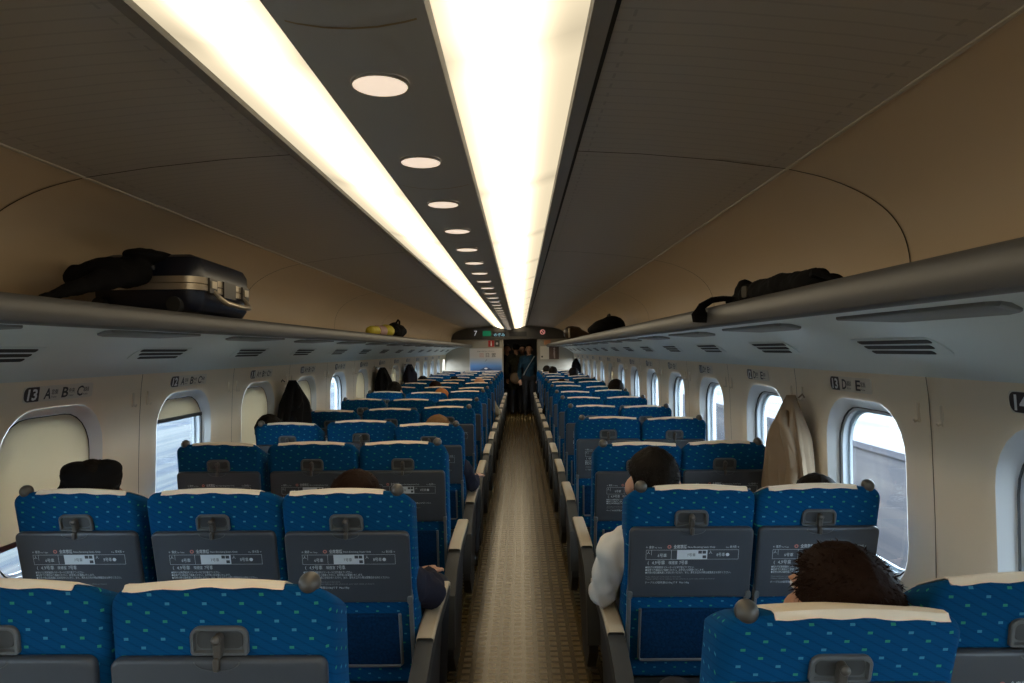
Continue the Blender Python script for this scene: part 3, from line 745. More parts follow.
    if aisle:
        xa = aisle * (w / 2 + 0.004); xb = aisle * (w / 2 + 0.062)
        pr = [(-0.40, 0.26), (-0.405, 0.38), (-0.37, 0.49), (-0.27, 0.560), (-0.10, 0.612), (0.0, 0.626), (0.42, 0.630), (0.455, 0.617), (0.462, 0.598), (0.44, 0.584), (0.0, 0.572), (-0.11, 0.552), (-0.25, 0.500), (-0.33, 0.43), (-0.355, 0.36), (-0.35, 0.26)]
        mb = MB(); mid = (xa + xb) / 2; hh = abs(xb - xa) / 2
        mb.rings([[(mid + s * hh, -0.0 + y, z) for y, z in pr] for s in (-1, 1)]); ar = mb.build('side_panel', ARMP, t, ang=30)
        pr2 = [(-0.34, 0.20), (-0.34, 0.40), (-0.24, 0.505), (-0.10, 0.556), (0.0, 0.575), (0.30, 0.585), (0.20, 0.45), (0.10, 0.22), (0.0, 0.08), (-0.22, 0.08)]
        mb = MB(); mb.rings([[(mid - aisle * 0.004 + q * (hh - 0.008), y, z) for y, z in pr2] for q in (-1, 1)]); mb.build('side_shroud', SHROUD, t, smooth=False)
        mb = MB(); tp = [(-0.10, 0.613), (0.0, 0.627), (0.42, 0.631), (0.455, 0.619), (0.464, 0.600)]
        ring = lambda dx, dz: [(mid + dx, y, z + dz) for y, z in tp]
        mb.rings([ring(-hh - .001, -0.008), ring(-hh - .001, 0.006), ring(-hh + .006, 0.011), ring(hh - .006, 0.011), ring(hh + .001, 0.006), ring(hh + .001, -0.008)], closed=False, cap=False)
        mb.build('arm_pad', ARMT, ar)
    if letter in 'ABCDE':
        s = {'A': -1, 'B': -1, 'C': -1, 'D': 1, 'E': 1}[letter]
        mb = MB(); xx = s * (w / 2 - 0.006)
        pr = [(0.02, 0.60), (0.36, 0.615), (0.40, 0.600), (0.40, 0.575), (0.36, 0.560), (0.10, 0.545), (0.02, 0.50)]
        mb.rings([[(xx + d * (0.016 if s * d > 0 or letter in 'AE' else 0.016), y, z) for y, z in pr] for d in (-1, 1)]); mb.build('armrest', ARMP, t)
    return t

def notice():
    mb = MB(); fr = lambda u, v, w: (u, -0.0202 - w, v); z = 0.5285
    T = lambda b, s, u, v, mi=0, w=None, bold=0.0: put_text(mb, b, s, u, v, fr, 0.0012 if mi == 2 else 0.0004, mi, width=w, bold=bold)
    T('← 東京', 0.011, -0.152, z, 0, 0.026); T('For Tokyo', 0.007, -0.123, z, 0, 0.024)
    T('全席禁煙', 0.015, -0.060, z, 0, 0.044, 0.01); T('Non-Smoking Seats Only', 0.009, -0.012, z + 0.001, 0, 0.092)
    T('For', 0.007, 0.117, z, 0, 0.010); T('新大阪 →', 0.011, 0.130, z, 0, 0.030)
    n = 14; c = (-0.074, z + 0.005)
    mb.rings([[fr(c[0] + r * math.cos(2 * math.pi * i / n), c[1] + r * math.sin(2 * math.pi * i / n), 0.0004) for i in range(n)] for r in (0.0068, 0.0034)], cap=False, mi=1)
    def rect(u0, u1, v0, v1, mi=0, w=0.0004): mb.add([fr(u0, v0, w), fr(u1, v0, w), fr(u1, v1, w), fr(u0, v1, w)], [(0, 1, 2, 3)], mi)
    hi = z - 0.0065; lo = hi - 0.036; a, b = -0.152, 0.160; e = 0.0009
    rect(a, b, hi - e, hi); rect(a, b, lo, lo + e); rect(a, a + e, lo, hi); rect(b - e, b, lo, hi)
    rect(-0.067, -0.067 + e, lo, hi); rect(-0.134, -0.134 + e, lo + .016, hi)
    rect(-0.047, 0.055, lo, hi, 0)
    T('7号車', 0.014, -0.013, lo + 0.012, 2, 0.028)
    for (u, v) in ((0.030, hi - .0085), (0.044, hi - .0085), (0.045, lo + .010)): rect(u - .006, u + .006, v - .0055, v + .0055, 2, 0.0012)
    T('6号車', 0.015, -0.112, lo + 0.010, 0, 0.030); T('8号車', 0.015, 0.086, lo + 0.012, 0, 0.028)
    c = (0.123, lo + 0.0175)
    mb.add([fr(c[0] + .0062 * math.cos(2 * math.pi * i / n), c[1] + .0062 * math.sin(2 * math.pi * i / n), 0.0004) for i in range(n)], [tuple(range(n))], 0)
    T('人', 0.012, -0.149, hi - 0.014, 0); T('人', 0.012, 0.060, hi - 0.014, 0)
    T('(', 0.016, -0.145, lo - 0.017, 0); T('4,9号車', 0.017, -0.131, lo - 0.018, 0, 0.044); T('喫煙室', 0.013, -0.074, lo - 0.017, 0, 0.030); T('7号車', 0.017, -0.038, lo - 0.018, 0, 0.028)
    T('●車内では携帯電話をマナーモードに切り替えてください。', 0.0095, -0.152, lo - 0.033, 0, 0.165)
    T('●座席での通話はご遠慮ください。お手洗いは混雑いたします。', 0.0095, -0.152, lo - 0.043, 0, 0.200)
    T('●非常の際は乗務員にお知らせください。また、席をお立ちの際は貴重品をお持ちください。', 0.0095, -0.152, lo - 0.053, 0, 0.290)
    T('Please switch your mobile phone to silent mode.', 0.0075, -0.150, lo - 0.068, 3, 0.120)
    T('Please refrain from talking on the phone at your seat while on board.', 0.0075, -0.150, lo - 0.076, 3, 0.235)
    T('テーブルの耐荷重は10kgです  Max.10kg', 0.0095, -0.152, lo - 0.091, 0, 0.150)
    return mb.mesh('printed_notice', [WHITEP, REDP, TABLE, GREYPR], smooth=False, recalc=False)
GREYPR = mat('print_grey', (0.26, 0.28, 0.30), 0.6)
NOTICE = notice()
# make text faces look towards the viewer (-y)
_bm = bmesh.new(); _bm.from_mesh(NOTICE)
for f in _bm.faces:
    if f.normal.y > 0: f.normal_flip()
_bm.to_mesh(NOTICE); _bm.free()

SX = {'A': -1.245, 'B': -0.780, 'C': -0.331, 'D': 0.824, 'E': 1.250}
DEF_R = 11.5
def pivot_y(row, let='C'): return (2.43 if let in 'ABC' else 2.47) + PITCH * (13 - row)
recl = {(14, 'C'): 6.5, (14, 'B'): 6, (14, 'A'): 6, (14, 'D'): 17.0, (14, 'E'): 8.0, (13, 'A'): 13, (13, 'B'): 13.5, (13, 'C'): 14, (13, 'D'): 14.5, (13, 'E'): 14.5,
        (12, 'A'): 9, (12, 'B'): 9, (12, 'C'): 9, (12, 'D'): 14, (12, 'E'): 13, (11, 'B'): 9, (11, 'C'): 15, (11, 'D'): 7, (11, 'E'): 9, (10, 'D'): 10, (10, 'E'): 12, (9, 'C'): 14, (8, 'D'): 14}
def R_of(row, let):
    if (row, let) in recl: return recl[(row, let)]
    return DEF_R + random.Random(row * 7 + ord(let)).choice([-3, -1, 0, 0, 1, 3.5])
protos = {l: seat_proto(l) for l in 'ABCDE'}
OCC = {(14, 'D'): 'a dark-haired passenger', (13, 'D'): 'a white-shirted passenger', (13, 'E'): 'a passenger', (13, 'A'): 'a black-capped passenger', (13, 'C'): 'a passenger in navy',
       (11, 'C'): 'a light-haired passenger', (11, 'A'): 'a passenger', (8, 'A'): 'a passenger', (5, 'A'): 'a passenger', (7, 'B'): 'a passenger', (8, 'B'): 'an orange-haired passenger',
       (6, 'C'): 'a bald passenger', (5, 'B'): 'a passenger', (6, 'D'): 'a passenger', (3, 'D'): 'a passenger', (2, 'D'): 'a passenger', (4, 'E'): 'a passenger', (8, 'E'): 'a passenger'}
def seat_top(row, let):
    r = R(R_of(row, let)); return (pivot_y(row, let) - (HT - .01) * math.sin(r), PV + (HT - .01) * math.cos(r))
for let in 'ABCDE':
    first = True
    for row in range(14, 0, -1):
        o = protos[let] if first else copy_tree(protos[let]); 
        if first: first = False
        o.location = (SX[let], pivot_y(row, let), 0)
        r = R(R_of(row, let))
        for c in o.children:
            if c.get('_r'): c.rotation_euler = (r, 0, 0)
        k = 14 - row
        rown = 'nearest row' if k == 0 else ('row by the end wall' if row == 1 else '%s row from viewer' % ORD[k])
        pos = {'A': 'left window-side seat', 'B': 'middle left seat', 'C': 'seat left of the aisle', 'D': 'seat right of the aisle', 'E': 'right window-side seat'}[let]
        oc = OCC.get((row, let))
        o['label'] = 'blue dotted %s, %s' % (pos, rown) + (', under %s' % oc if oc else '')
        o['category'] = 'seat'
        o['group'] = 'blue train seats left of the aisle' if let in 'ABC' else 'blue train seats right of the aisle'
for o in list(C.objects):
    if '_r' in o: del o['_r']

# ------------------------------------------------------------------ people
def remeshed(mb, name, mats, voxel, smooth_it=2):
    me = mb.mesh('tmp', mats if isinstance(mats, list) else [mats], recalc=False)
    o = bpy.data.objects.new('tmp', me)
    m = o.modifiers.new('r', 'REMESH'); m.mode = 'VOXEL'; m.voxel_size = voxel
    s = o.modifiers.new('s', 'SMOOTH'); s.iterations = smooth_it; s.factor = 0.5
    out = evaluate(o); out.name = name
    bpy.data.objects.remove(o); bpy.data.meshes.remove(me)
    out.materials.clear()
    for mm in (mats if isinstance(mats, list) else [mats]): out.materials.append(mm)
    out.polygons.foreach_set('use_smooth', [True] * len(out.polygons))
    return out

SKIN = mat('skin_warm', (0.50, 0.27, 0.17), 0.5); SKIN2 = mat('skin_tan', (0.42, 0.20, 0.11), 0.5)
EYEW = mat('eye_white', (.6, .58, .55), .3); EYED = mat('eye_dark', (.02, .012, .01), .3); LIPM = mat('lip', (.38, .14, .11), .5)
def hairmat(n, c): return mat(n, c, 0.7, spec=0.08, noise_amt=0.35, noise_scale=90, bump=0.6)
H_BLACK = hairmat('hair_black', (0.012, 0.009, 0.007)); H_BROWN = hairmat('hair_brown', (0.016, 0.007, 0.004)); H_LIGHT = hairmat('hair_light', (0.16, 0.085, 0.035)); H_ORANGE = hairmat('hair_orange', (0.42, 0.16, 0.05))
SHOE = mat('shoe_black', (0.012, 0.011, 0.010), 0.35); TROUSER = mat('trousers_dark', (0.018, 0.018, 0.022), 0.9)
def cloth(n, c): return mat(n, c, 0.9, spec=0.1, noise_amt=0.12, noise_scale=12, bump=0.25)
C_WHITE = cloth('shirt_white', (0.62, 0.60, 0.56)); C_NAVY = cloth('navy_wool', (0.022, 0.022, 0.034)); C_BLACK = cloth('black_wool', (0.007, 0.0065, 0.007)); C_RED = cloth('red_knit', (0.30, 0.012, 0.018))
C_BROWN = cloth('brown_wool', (0.045, 0.022, 0.014)); C_BEIGE = cloth('beige_cotton', (0.30, 0.24, 0.15)); C_BLUE = cloth('blue_nylon', (0.02, 0.05, 0.08)); C_GREY = cloth('grey_wool', (0.07, 0.07, 0.07)); C_OLIVE = cloth('olive_wool', (0.03, 0.03, 0.018))

def head_shapes(mb, H, F, ks=1.0):
    """H head centre, F rotation matrix (local +y is where the face looks)"""
    def P(x, y, z): return H + F @ (Vector((x, y, z)) * ks)
    rot = F
    mb.ball(P(0, -0.008, 0.026), (0.076 * ks, 0.094 * ks, 0.088 * ks), rot=rot)
    mb.ball(P(0, 0.026, -0.030), (0.060 * ks, 0.068 * ks, 0.078 * ks), rot=rot)
    mb.ball(P(0, 0.050, -0.078), (0.036 * ks, 0.034 * ks, 0.026 * ks), rot=rot)
    mb.capsule(P(0, 0.086, 0.008), P(0, 0.102, -0.028), 0.010 * ks, 0.015 * ks)
    for s in (-1, 1):
        mb.ball(P(s * 0.086, -0.006, -0.012), (0.014 * ks, 0.021 * ks, 0.034 * ks), rot=rot)
        mb.ball(P(s * 0.030, 0.083, 0.020), (0.024 * ks, 0.010 * ks, 0.009 * ks), rot=rot)
        mb.ball(P(s * 0.036, 0.064, -0.030), (0.024 * ks, 0.024 * ks, 0.026 * ks), rot=rot)
    return P
def hand_shapes(mb, wrist, direction, palm_n, ks=1.0):
    d = Vector(direction).normalized(); n = Vector(palm_n).normalized(); n = (n - d * n.dot(d)).normalized(); sd = d.cross(n)
    w = Vector(wrist); side = 1 if sd.x * 1 > 0 else -1
    for k, (off, ln) in enumerate(((-0.030, 0.066), (-0.010, 0.074), (0.010, 0.070), (0.029, 0.056))):
        a = w + d * 0.085 * ks + sd * off * ks; b = a + (d * 0.62 + n * 0.22).normalized() * ln * 0.55 * ks; c = b + (d * 0.5 + n * 0.75).normalized() * ln * 0.5 * ks
        mb.capsule(w + d * 0.03 + sd * off * 0.7 * ks, a, 0.015 * ks, 0.011 * ks, n=8); mb.capsule(a, b, 0.0090 * ks, 0.0082 * ks, n=8); mb.capsule(b, c, 0.0082 * ks, 0.007 * ks, n=8)
    a = w + d * 0.03 * ks - sd * 0.030 * ks; b = a + (d * 0.6 - sd * 0.7 + n * 0.2).normalized() * 0.040 * ks; c = b + (d * 0.85 - sd * 0.15 + n * .3).normalized() * 0.030 * ks
    mb.capsule(a, b, 0.013 * ks, 0.0105 * ks, n=8); mb.capsule(b, c, 0.0105 * ks, 0.008 * ks, n=8)

def hair_mesh(H, F, ks, style, m, seed=1, tufts=0):
    rnd = random.Random(seed); mb = MB()
    nu, nv = 40, 26; grid = []
    cen = Vector((0, -0.010, 0.028)) * ks
    low = {'short': -0.55, 'long': -0.9}.get(style, -0.55)
    vs, fs = [], []; keep = {}
    for j in range(nv + 1):
        th = math.pi * j / nv
        for i in range(nu):
            ph = 2 * math.pi * i / nu
            d = Vector((math.sin(th) * math.cos(ph), math.sin(th) * math.sin(ph), math.cos(th)))
            r = Vector((0.0885, 0.108, 0.104)) * ks
            nz = 1 + 0.045 * noise.noise(d * 4.0 + Vector((seed, 0, 0))) + 0.03 * noise.noise(d * 11.0 + Vector((seed, 3, 0)))
            p = Vector((d.x * r.x, d.y * r.y, d.z * r.z)) * nz
            # pull in to the scalp where hair ends (face, nape, around the ears)
            face = d.y > 0.30 and d.z < 0.42 + 0.2 * (1 - abs(d.x))
            nape = d.z < (-0.62 if style != 'long' else -1.1)
            ear = abs(d.x) > 0.70 and -0.62 < d.z < 0.12 and d.y > -0.34
            if face or nape or (ear and style != 'long'): p = Vector((d.x * 0.055, d.y * 0.07, d.z * 0.06)) * ks
            if style == 'long' and d.z < -0.3 and d.y < 0.2: p.z -= 0.09 * (-(d.z) - 0.3) * ks
            vs.append(H + F @ (cen + p))
    for j in range(nv):
        for i in range(nu):
            a = j * nu + i; b = j * nu + (i + 1) % nu; fs.append((a, b, b + nu, a + nu))
    mb.add(vs, fs)
    for _ in range(tufts):
        while True:
            d = Vector((rnd.gauss(0, 1), rnd.gauss(0, 1), rnd.gauss(0, 1))).normalized()
            if d.z > -0.5 and not (d.y > 0.35 and d.z < 0.45) and not (abs(d.x) > 0.60 and d.z < 0.22 and d.y > -0.5): break
        base = Vector((d.x * 0.083, d.y * 0.102, d.z * 0.097)) * ks
        tang = Vector((rnd.uniform(-1, 1), rnd.uniform(-1, 1), rnd.uniform(-.8, .3))); dirn = (d * rnd.uniform(0.25, 0.6) + tang * 0.75 + Vector((0, 0, -0.3))).normalized()
        L = rnd.uniform(0.012, 0.024) * ks; sidev = dirn.cross(d); sidev = sidev.normalized() if sidev.length > 1e-3 else Vector((1, 0, 0))
        wd = rnd.uniform(0.0010, 0.0022) * ks
        p0 = cen + base; p1 = p0 + dirn * L * 0.55; p2 = p0 + dirn * L + Vector((0, 0, -0.2 * L))
        q = [p0 - sidev * wd, p0 + sidev * wd, p1 + sidev * wd * .7, p1 - sidev * wd * .7, p2, p0 + d * wd * 1.5]
        mb.add([H + F @ x for x in q], [(0, 1, 2, 3), (3, 2, 4), (0, 5, 3), (1, 5, 2)])
    return mb.mesh('hair', m, ang=180, recalc=False)

def face_bits(root, P, F, ks):
    for s in (-1, 1):
        mb = MB(); mb.ball(P(s * 0.030, 0.0845, 0.006), 0.0105 * ks, 0, 10, 8); e = mb.build('eye', EYEW, root)
        mb = MB(); mb.ball(P(s * 0.030, 0.0925, 0.006), 0.0052 * ks, 0, 8, 6); mb.build('pupil', EYED, e)
    mb = MB(); mb.ball(P(0, 0.0885, -0.053), (0.024 * ks, 0.007 * ks, 0.0065 * ks), rot=F); mb.build('mouth', LIPM, root)

def person(name, label, root_loc, joints, head, top, legs_m=TROUSER, skin=SKIN, hair=('short', H_BLACK), tufts=0, voxel=0.012, seed=1, ks=1.0, cap=None, hand_dir=None, group=None, coat=False, face=True):
    """joints in world coordinates: pelvis, chest, neck, shL, shR, elL, elR, haL, haR, hipL, hipR, knL, knR, anL, anR ; root only carries them"""
    J = {k: Vector(v) - Vector(root_loc) for k, v in joints.items()}
    t = thing(name, label, 'person', root_loc, group)
    H = Vector(head[0]) - Vector(root_loc); F = Matrix.Rotation(R(head[1]), 3, 'Z') @ Matrix.Rotation(R(head[2] if len(head) > 2 else 0), 3, 'X')
    b = MB(); P = head_shapes(b, H, F, ks)
    b.capsule(J['neck'], P(0, -0.015, -0.05), 0.056, 0.050)
    b.capsule(J['pelvis'], J['chest'], 0.115, 0.125)
    b.capsule(J['chest'] + Vector((-.06, 0, 0)), J['chest'] + Vector((.06, 0, 0)), 0.105, 0.105)
    b.capsule(J['neck'], J['chest'], 0.06, 0.10)
    for s in 'LR':
        b.capsule(J['neck'] + (J['sh' + s] - J['neck']) * 0.3, J['sh' + s], 0.05, 0.052)
        b.capsule(J['sh' + s], J['el' + s], 0.048, 0.038); b.capsule(J['el' + s], J['ha' + s], 0.037, 0.026)
        d = J['ha' + s] - J['el' + s]
        hd = (hand_dir or {}).get(s, d)
        hand_shapes(b, J['ha' + s], hd, (0.1, 0.0, -1))
        b.capsule(J['pelvis'], J['hip' + s], 0.11, 0.10); b.capsule(J['hip' + s], J['kn' + s], 0.085, 0.058); b.capsule(J['kn' + s], J['an' + s], 0.055, 0.038)
    link('body', remeshed(b, 'body', skin, voxel), t)
    # top garment
    g = MB()
    g.capsule(J['pelvis'] + Vector((0, 0, 0.02)), J['chest'], 0.135, 0.145)
    g.capsule(J['chest'] + Vector((-.075, 0, 0)), J['chest'] + Vector((.075, 0, 0)), 0.118, 0.118)
    g.capsule(J['chest'], J['neck'] + Vector((0, 0, -.015)), 0.11, 0.072)
    for s in 'LR':
        g.capsule(J['neck'] + (J['sh' + s] - J['neck']) * 0.3, J['sh' + s], 0.062, 0.066)
        mid = (J['sh' + s] + J['el' + s]) / 2
        g.capsule(J['sh' + s], mid, 0.066, 0.060); g.capsule(mid, J['el' + s], 0.060, 0.053)
        wr = J['el' + s] + (J['ha' + s] - J['el' + s]) * 0.93
        m2 = (J['el' + s] + wr) / 2 + Vector((0, 0, -0.008)); g.capsule(J['el' + s], m2, 0.056, 0.052); g.capsule(m2, wr, 0.050, 0.036)
        if coat:
            g.capsule(J['pelvis'], J['hip' + s] + (J['kn' + s] - J['hip' + s]) * 0.55, 0.135, 0.115)
    gm = remeshed(g, 'top', top, voxel, 1)
    for v in gm.vertices:                                    # creases
        n = noise.noise(Vector(v.co) * 13 + Vector((seed, 0, 0))) * 0.013 + (0.5 - abs(noise.noise(Vector((v.co.x * 22, v.co.y * 22, v.co.z * 8 + seed))))) * 0.018 - 0.006
        v.co += v.normal * n
    link('jacket' if top is not C_WHITE else 'shirt', gm, t)
    q = MB()
    for s in 'LR':
        q.capsule(J['pelvis'], J['hip' + s], 0.125, 0.112); q.capsule(J['hip' + s], J['kn' + s], 0.097, 0.070); q.capsule(J['kn' + s], J['an' + s] + Vector((0, 0, 0.02)), 0.068, 0.054)
    link('trousers', remeshed(q, 'trousers', legs_m, voxel, 1), t)
    for s in 'LR':
        a = J['an' + s]; fz = -root_loc[2]; fd = Vector((math.sin(R(-head[1])) * 0.0, 1, 0)) if not joints.get('_back') else Vector((0, -1, 0))
        z = a.z - 0.058
        sh = MB(); sh.capsule(Vector((a.x, a.y - 0.02 * fd.y, z + 0.002)), Vector((a.x, a.y + 0.17 * fd.y, z - 0.006)), 0.046, 0.036); sh.capsule(Vector((a.x, a.y, a.z - 0.01)), Vector((a.x, a.y + .02 * fd.y, z + .01)), 0.048, 0.048)
        m_ = remeshed(sh, 'shoe', SHOE, 0.010, 1)
        zf = -root_loc[2]
        for v in m_.vertices:
            if v.co.z < zf + 0.002: v.co.z = zf + 0.002
        link('shoe', m_, t)
    if hair: link('hair', hair_mesh(H, F, ks, hair[0], hair[1], seed, tufts), t)
    if face: face_bits(t, P, F, ks)
    if cap: cap(t, H, F, ks)
    return t, H, F

def seated(row, let, label, top, headpx, toppx, dy=0.10, turn=0, pitch=8, skin=SKIN, hair=('short', H_BLACK), tufts=0, voxel=0.014, arms=None, ks=0.98, cap=None, legs=0.11, seed=1, knee_out=0.0, hand_dir=None):
    py = pivot_y(row, let); sy, sz = seat_top(row, let); sx = SX[let]
    hy = sy + 0.165 + dy
    rollx = 0.0105
    ztop = CZ - ((toppx - 350) + rollx * (headpx - 520)) * hy / 683.0
    hx = CX + ((headpx - 520)) * hy / 683.0
    hz = ztop - 0.126 * ks
    r = R(R_of(row, let))
    pel = Vector((sx, py + 0.30, 0.555)); nk = Vector((hx * 0.8 + sx * 0.2, hy - 0.005, hz - 0.155 * ks))
    ch = pel.lerp(nk, 0.68) + Vector((0, 0.02, 0))
    sh = {s: nk + Vector((d * 0.156, 0.0, -0.075)) for s, d in (('L', -1), ('R', 1))}
    J = dict(pelvis=pel, chest=ch, neck=nk, shL=sh['L'], shR=sh['R'])
    dflt = {'L': ((-0.20, 0.24, 0.70), (-0.09, 0.50, 0.665)), 'R': ((0.20, 0.24, 0.70), (0.09, 0.50, 0.665))}
    for s in 'LR':
        e, h = (arms or {}).get(s, dflt[s])
        J['el' + s] = Vector((sx + e[0], py + e[1], e[2])); J['ha' + s] = Vector((sx + h[0], py + h[1], h[2]))
        d = -1 if s == 'L' else 1
        ko = d * (legs + (knee_out if s == ('R' if let in 'ABC' else 'L') else 0))
        J['hip' + s] = Vector((sx + d * 0.085, py + 0.33, 0.53)); J['kn' + s] = Vector((sx + ko, py + 0.66, 0.53)); J['an' + s] = Vector((sx + ko * 1.02, py + 0.60, 0.10))
    return person('person', label, (sx, py + 0.3, 0.0), J, ((hx, hy, hz), turn, pitch), top, skin=skin, hair=hair, tufts=tufts, voxel=voxel, seed=seed, ks=ks, cap=cap, hand_dir=hand_dir, group='seated passengers')

def flat_cap(t, H, F, ks):
    mb = MB(); P = lambda x, y, z: H + F @ Vector((x, y, z))
    mb.ball(P(0, -0.010, 0.070), (0.098, 0.108, 0.052), rot=F); mb.ball(P(-0.045, -0.03, 0.096), (0.052, 0.070, 0.036), rot=F); mb.ball(P(0.045, -0.02, 0.096), (0.050, 0.070, 0.036), rot=F)
    mb.ball(P(0, -0.010, 0.034), (0.092, 0.110, 0.040), rot=F); mb.ball(P(-0.055, -0.05, 0.03), (0.05, 0.05, 0.035), rot=F); mb.ball(P(0, 0.085, 0.045), (0.060, 0.045, 0.012), rot=F)
    m = remeshed(mb, 'cap', C_BLACK, 0.008, 2)
    for v in m.vertices: v.co += v.normal * noise.noise(Vector(v.co) * 22) * 0.008
    link('cap', m, t)

seated(14, 'D', 'person with tousled dark brown hair in the nearest seat right of the aisle', C_BROWN, 832, 540, 0.045, turn=12, pitch=16, skin=SKIN2, hair=('short', H_BROWN), tufts=5200, voxel=0.010,
       arms={'L': ((-0.30, 0.00, 0.72), (-0.19, 0.28, 0.68))}, ks=1.16, seed=4)
seated(13, 'D', 'person with black hair and white shirt, elbow out over the aisle armrest', C_WHITE, 651, 447, 0.0, turn=0, hair=('short', H_BLACK), tufts=1800, voxel=0.010,
       arms={'L': ((-0.265, 0.10, 0.70), (-0.12, 0.36, 0.68))}, ks=1.02, seed=5)
seated(13, 'E', 'person whose dark crown just shows above the second-row right window seat', C_BLACK, 812, 473, 0.0, hair=('short', H_BLACK), ks=0.95, seed=6, voxel=0.012)
seated(13, 'A', 'person in black cap and red top in the second-row left window seat', C_RED, 90, 461, 0.0, turn=25, skin=SKIN2, hair=('short', H_BLACK), cap=flat_cap, ks=1.0, seed=7, voxel=0.011,
       arms={'R': ((0.232, 0.02, 0.86), (0.12, 0.34, 0.72))})
seated(13, 'C', 'person with dark brown hair and navy sleeve in the second-row seat left of the aisle', C_NAVY, 355, 470, 0.0, hair=('short', H_BROWN), tufts=900, ks=1.08, seed=8, voxel=0.011, knee_out=0.08,
       arms={'R': ((0.245, 0.12, 0.70), (0.20, 0.37, 0.69))})
seated(11, 'C', 'person with light brown hair in the fourth-row seat left of the aisle', C_NAVY, 437, 415, 0.0, hair=('short', H_LIGHT), tufts=500, ks=0.98, seed=9,
       arms={'R': ((0.24, 0.10, 0.70), (0.255, 0.34, 0.705))}, knee_out=0.10)
seated(11, 'A', 'person with dark hair in the fourth-row left window seat', C_BLACK, 268, 415, 0.0, seed=10)
seated(8, 'A', 'person with dark hair in the left window seat just past the second hanging coat', C_BLACK, 394, 382, 0.0, seed=11)
seated(5, 'A', 'person with dark hair in the left window seat beyond the third hanging coat', C_BLACK, 422.5, 376, 0.0, seed=12)
seated(7, 'B', 'person with dark hair in a middle seat just beyond the orange-haired passenger', C_GREY, 435, 381, 0.0, hair=('short', H_BROWN), seed=13)
seated(8, 'B', 'person with orange-brown hair low in a middle seat on the left', C_BLACK, 441, 388.5, 0.0, hair=('short', H_ORANGE), seed=14)
seated(6, 'C', 'bald person in beige jacket in a seat left of the aisle', C_BEIGE, 479, 376.5, 0.0, skin=SKIN2, hair=None, seed=15, arms={'R': ((0.25, 0.05, 0.72), (0.24, 0.30, 0.69))}, ks=1.08)
seated(5, 'B', 'person with dark hair, next row beyond the bald passenger, middle seat', C_BLACK, 454, 376.5, 0.0, seed=16)
seated(6, 'D', 'person with dark brown hair right of the aisle, ninth row', C_BLACK, 561, 379, 0.0, hair=('short', H_BROWN), seed=17)
seated(3, 'D', 'person with black hair near the far end, right of the aisle', C_BLACK, 552.5, 366.5, 0.0, seed=18)
seated(2, 'D', 'person with black hair beside the aisle, second last row on the right', C_BLACK, 546.5, 365.5, 0.0, seed=19)
seated(4, 'E', 'person with dark hair near the small hanging coat at the far right', C_BLACK, 573, 367.5, 0.0, seed=20)
seated(8, 'E', 'person with spiky dark hair in the right window seat, seventh row', C_BLACK, 615, 379, 0.0, hair=('short', H_BLACK), tufts=600, seed=21, ks=1.05)

def standing(label, x, y, height, top, back=False, turn=0, hair=('short', H_BLACK), arms=None, seed=1, legs_m=TROUSER, coat=False):
    k = height / 1.72; f = -1 if not back else 1         # facing the viewer is -y
    V = lambda a, b, c: Vector((x + a * k, y + f * b * k, c * k))
    J = dict(pelvis=V(0, 0, 0.93), chest=V(0, 0.0, 1.24), neck=V(0, 0, 1.43), shL=V(-0.175, 0, 1.375), shR=V(0.175, 0, 1.375))
    dflt = {'L': ((-0.235, -0.02, 1.09), (-0.22, 0.12, 0.86)), 'R': ((0.235, -0.02, 1.09), (0.22, 0.12, 0.86))}
    for s in 'LR':
        e, h = (arms or {}).get(s, dflt[s]); J['el' + s] = V(*e); J['ha' + s] = V(*h)
        d = -1 if s == 'L' else 1
        J['hip' + s] = V(d * 0.09, 0, 0.90); J['kn' + s] = V(d * 0.095, 0.03, 0.49); J['an' + s] = V(d * 0.10, 0.0, 0.095 / k)
    if not back: J['_back'] = Vector((0, 0, 0)); 
    return person('person', label, (x, y, 0.0), J, (V(0, 0.015, 1.60), (180 if not back else 0) + turn), top, hair=hair, seed=seed, ks=k, voxel=0.014, legs_m=legs_m, coat=coat, group='people standing at the doorway')
standing('person in black coat at the left side of the end doorway', -0.08, 17.50, 1.74, C_BLACK, seed=31, coat=True)
pB = standing('person in dark coat in the middle of the doorway, beige bag at the side', 0.15, 17.20, 1.76, C_OLIVE, back=True, seed=32, coat=True)
standing('person in dark blue jacket with a pale strap across the chest, right in the doorway', 0.47, 16.90, 1.73, C_BLUE, seed=33)
standing('person in grey standing behind the others in the doorway', 0.31, 17.85, 1.72, C_GREY, seed=34)
# bag and strap
t = thing('shoulder_bag', 'beige rounded shoulder bag hanging at hip height in the doorway', 'bag', (0.16, 16.93, 0.80))
mb = MB(); mb.ball((0, 0, 0.09), (0.17, 0.075, 0.14)); mb.ball((-.04, 0, 0.12), (0.12, 0.07, 0.12)); mb.ball((.06, 0, 0.05), (0.10, 0.07, 0.10))
link('bag_body', remeshed(mb, 'bag_body', cloth('bag_beige', (0.17, 0.115, 0.07)), 0.015), t)
mb = MB(); mb.tube([(-0.12, 0.0, 0.18), (-0.02, 0.06, 0.40), (0.09, 0.07, 0.60), (0.13, 0.14, 0.665)], 0.010, 8, flat=0.5); mb.build('bag_strap', C_BROWN, t)
mb = MB(); mb.tube([(0.33, 16.77, 0.98), (0.39, 16.745, 1.10), (0.46, 16.742, 1.22), (0.54, 16.765, 1.34), (0.60, 16.83, 1.44)], 0.020, 8, flat=0.4)
tag(mb.build('chest_strap', cloth('strap_pale', (0.45, 0.50, 0.52))), 'pale strap slung diagonally over the dark blue jacket in the doorway', 'strap')

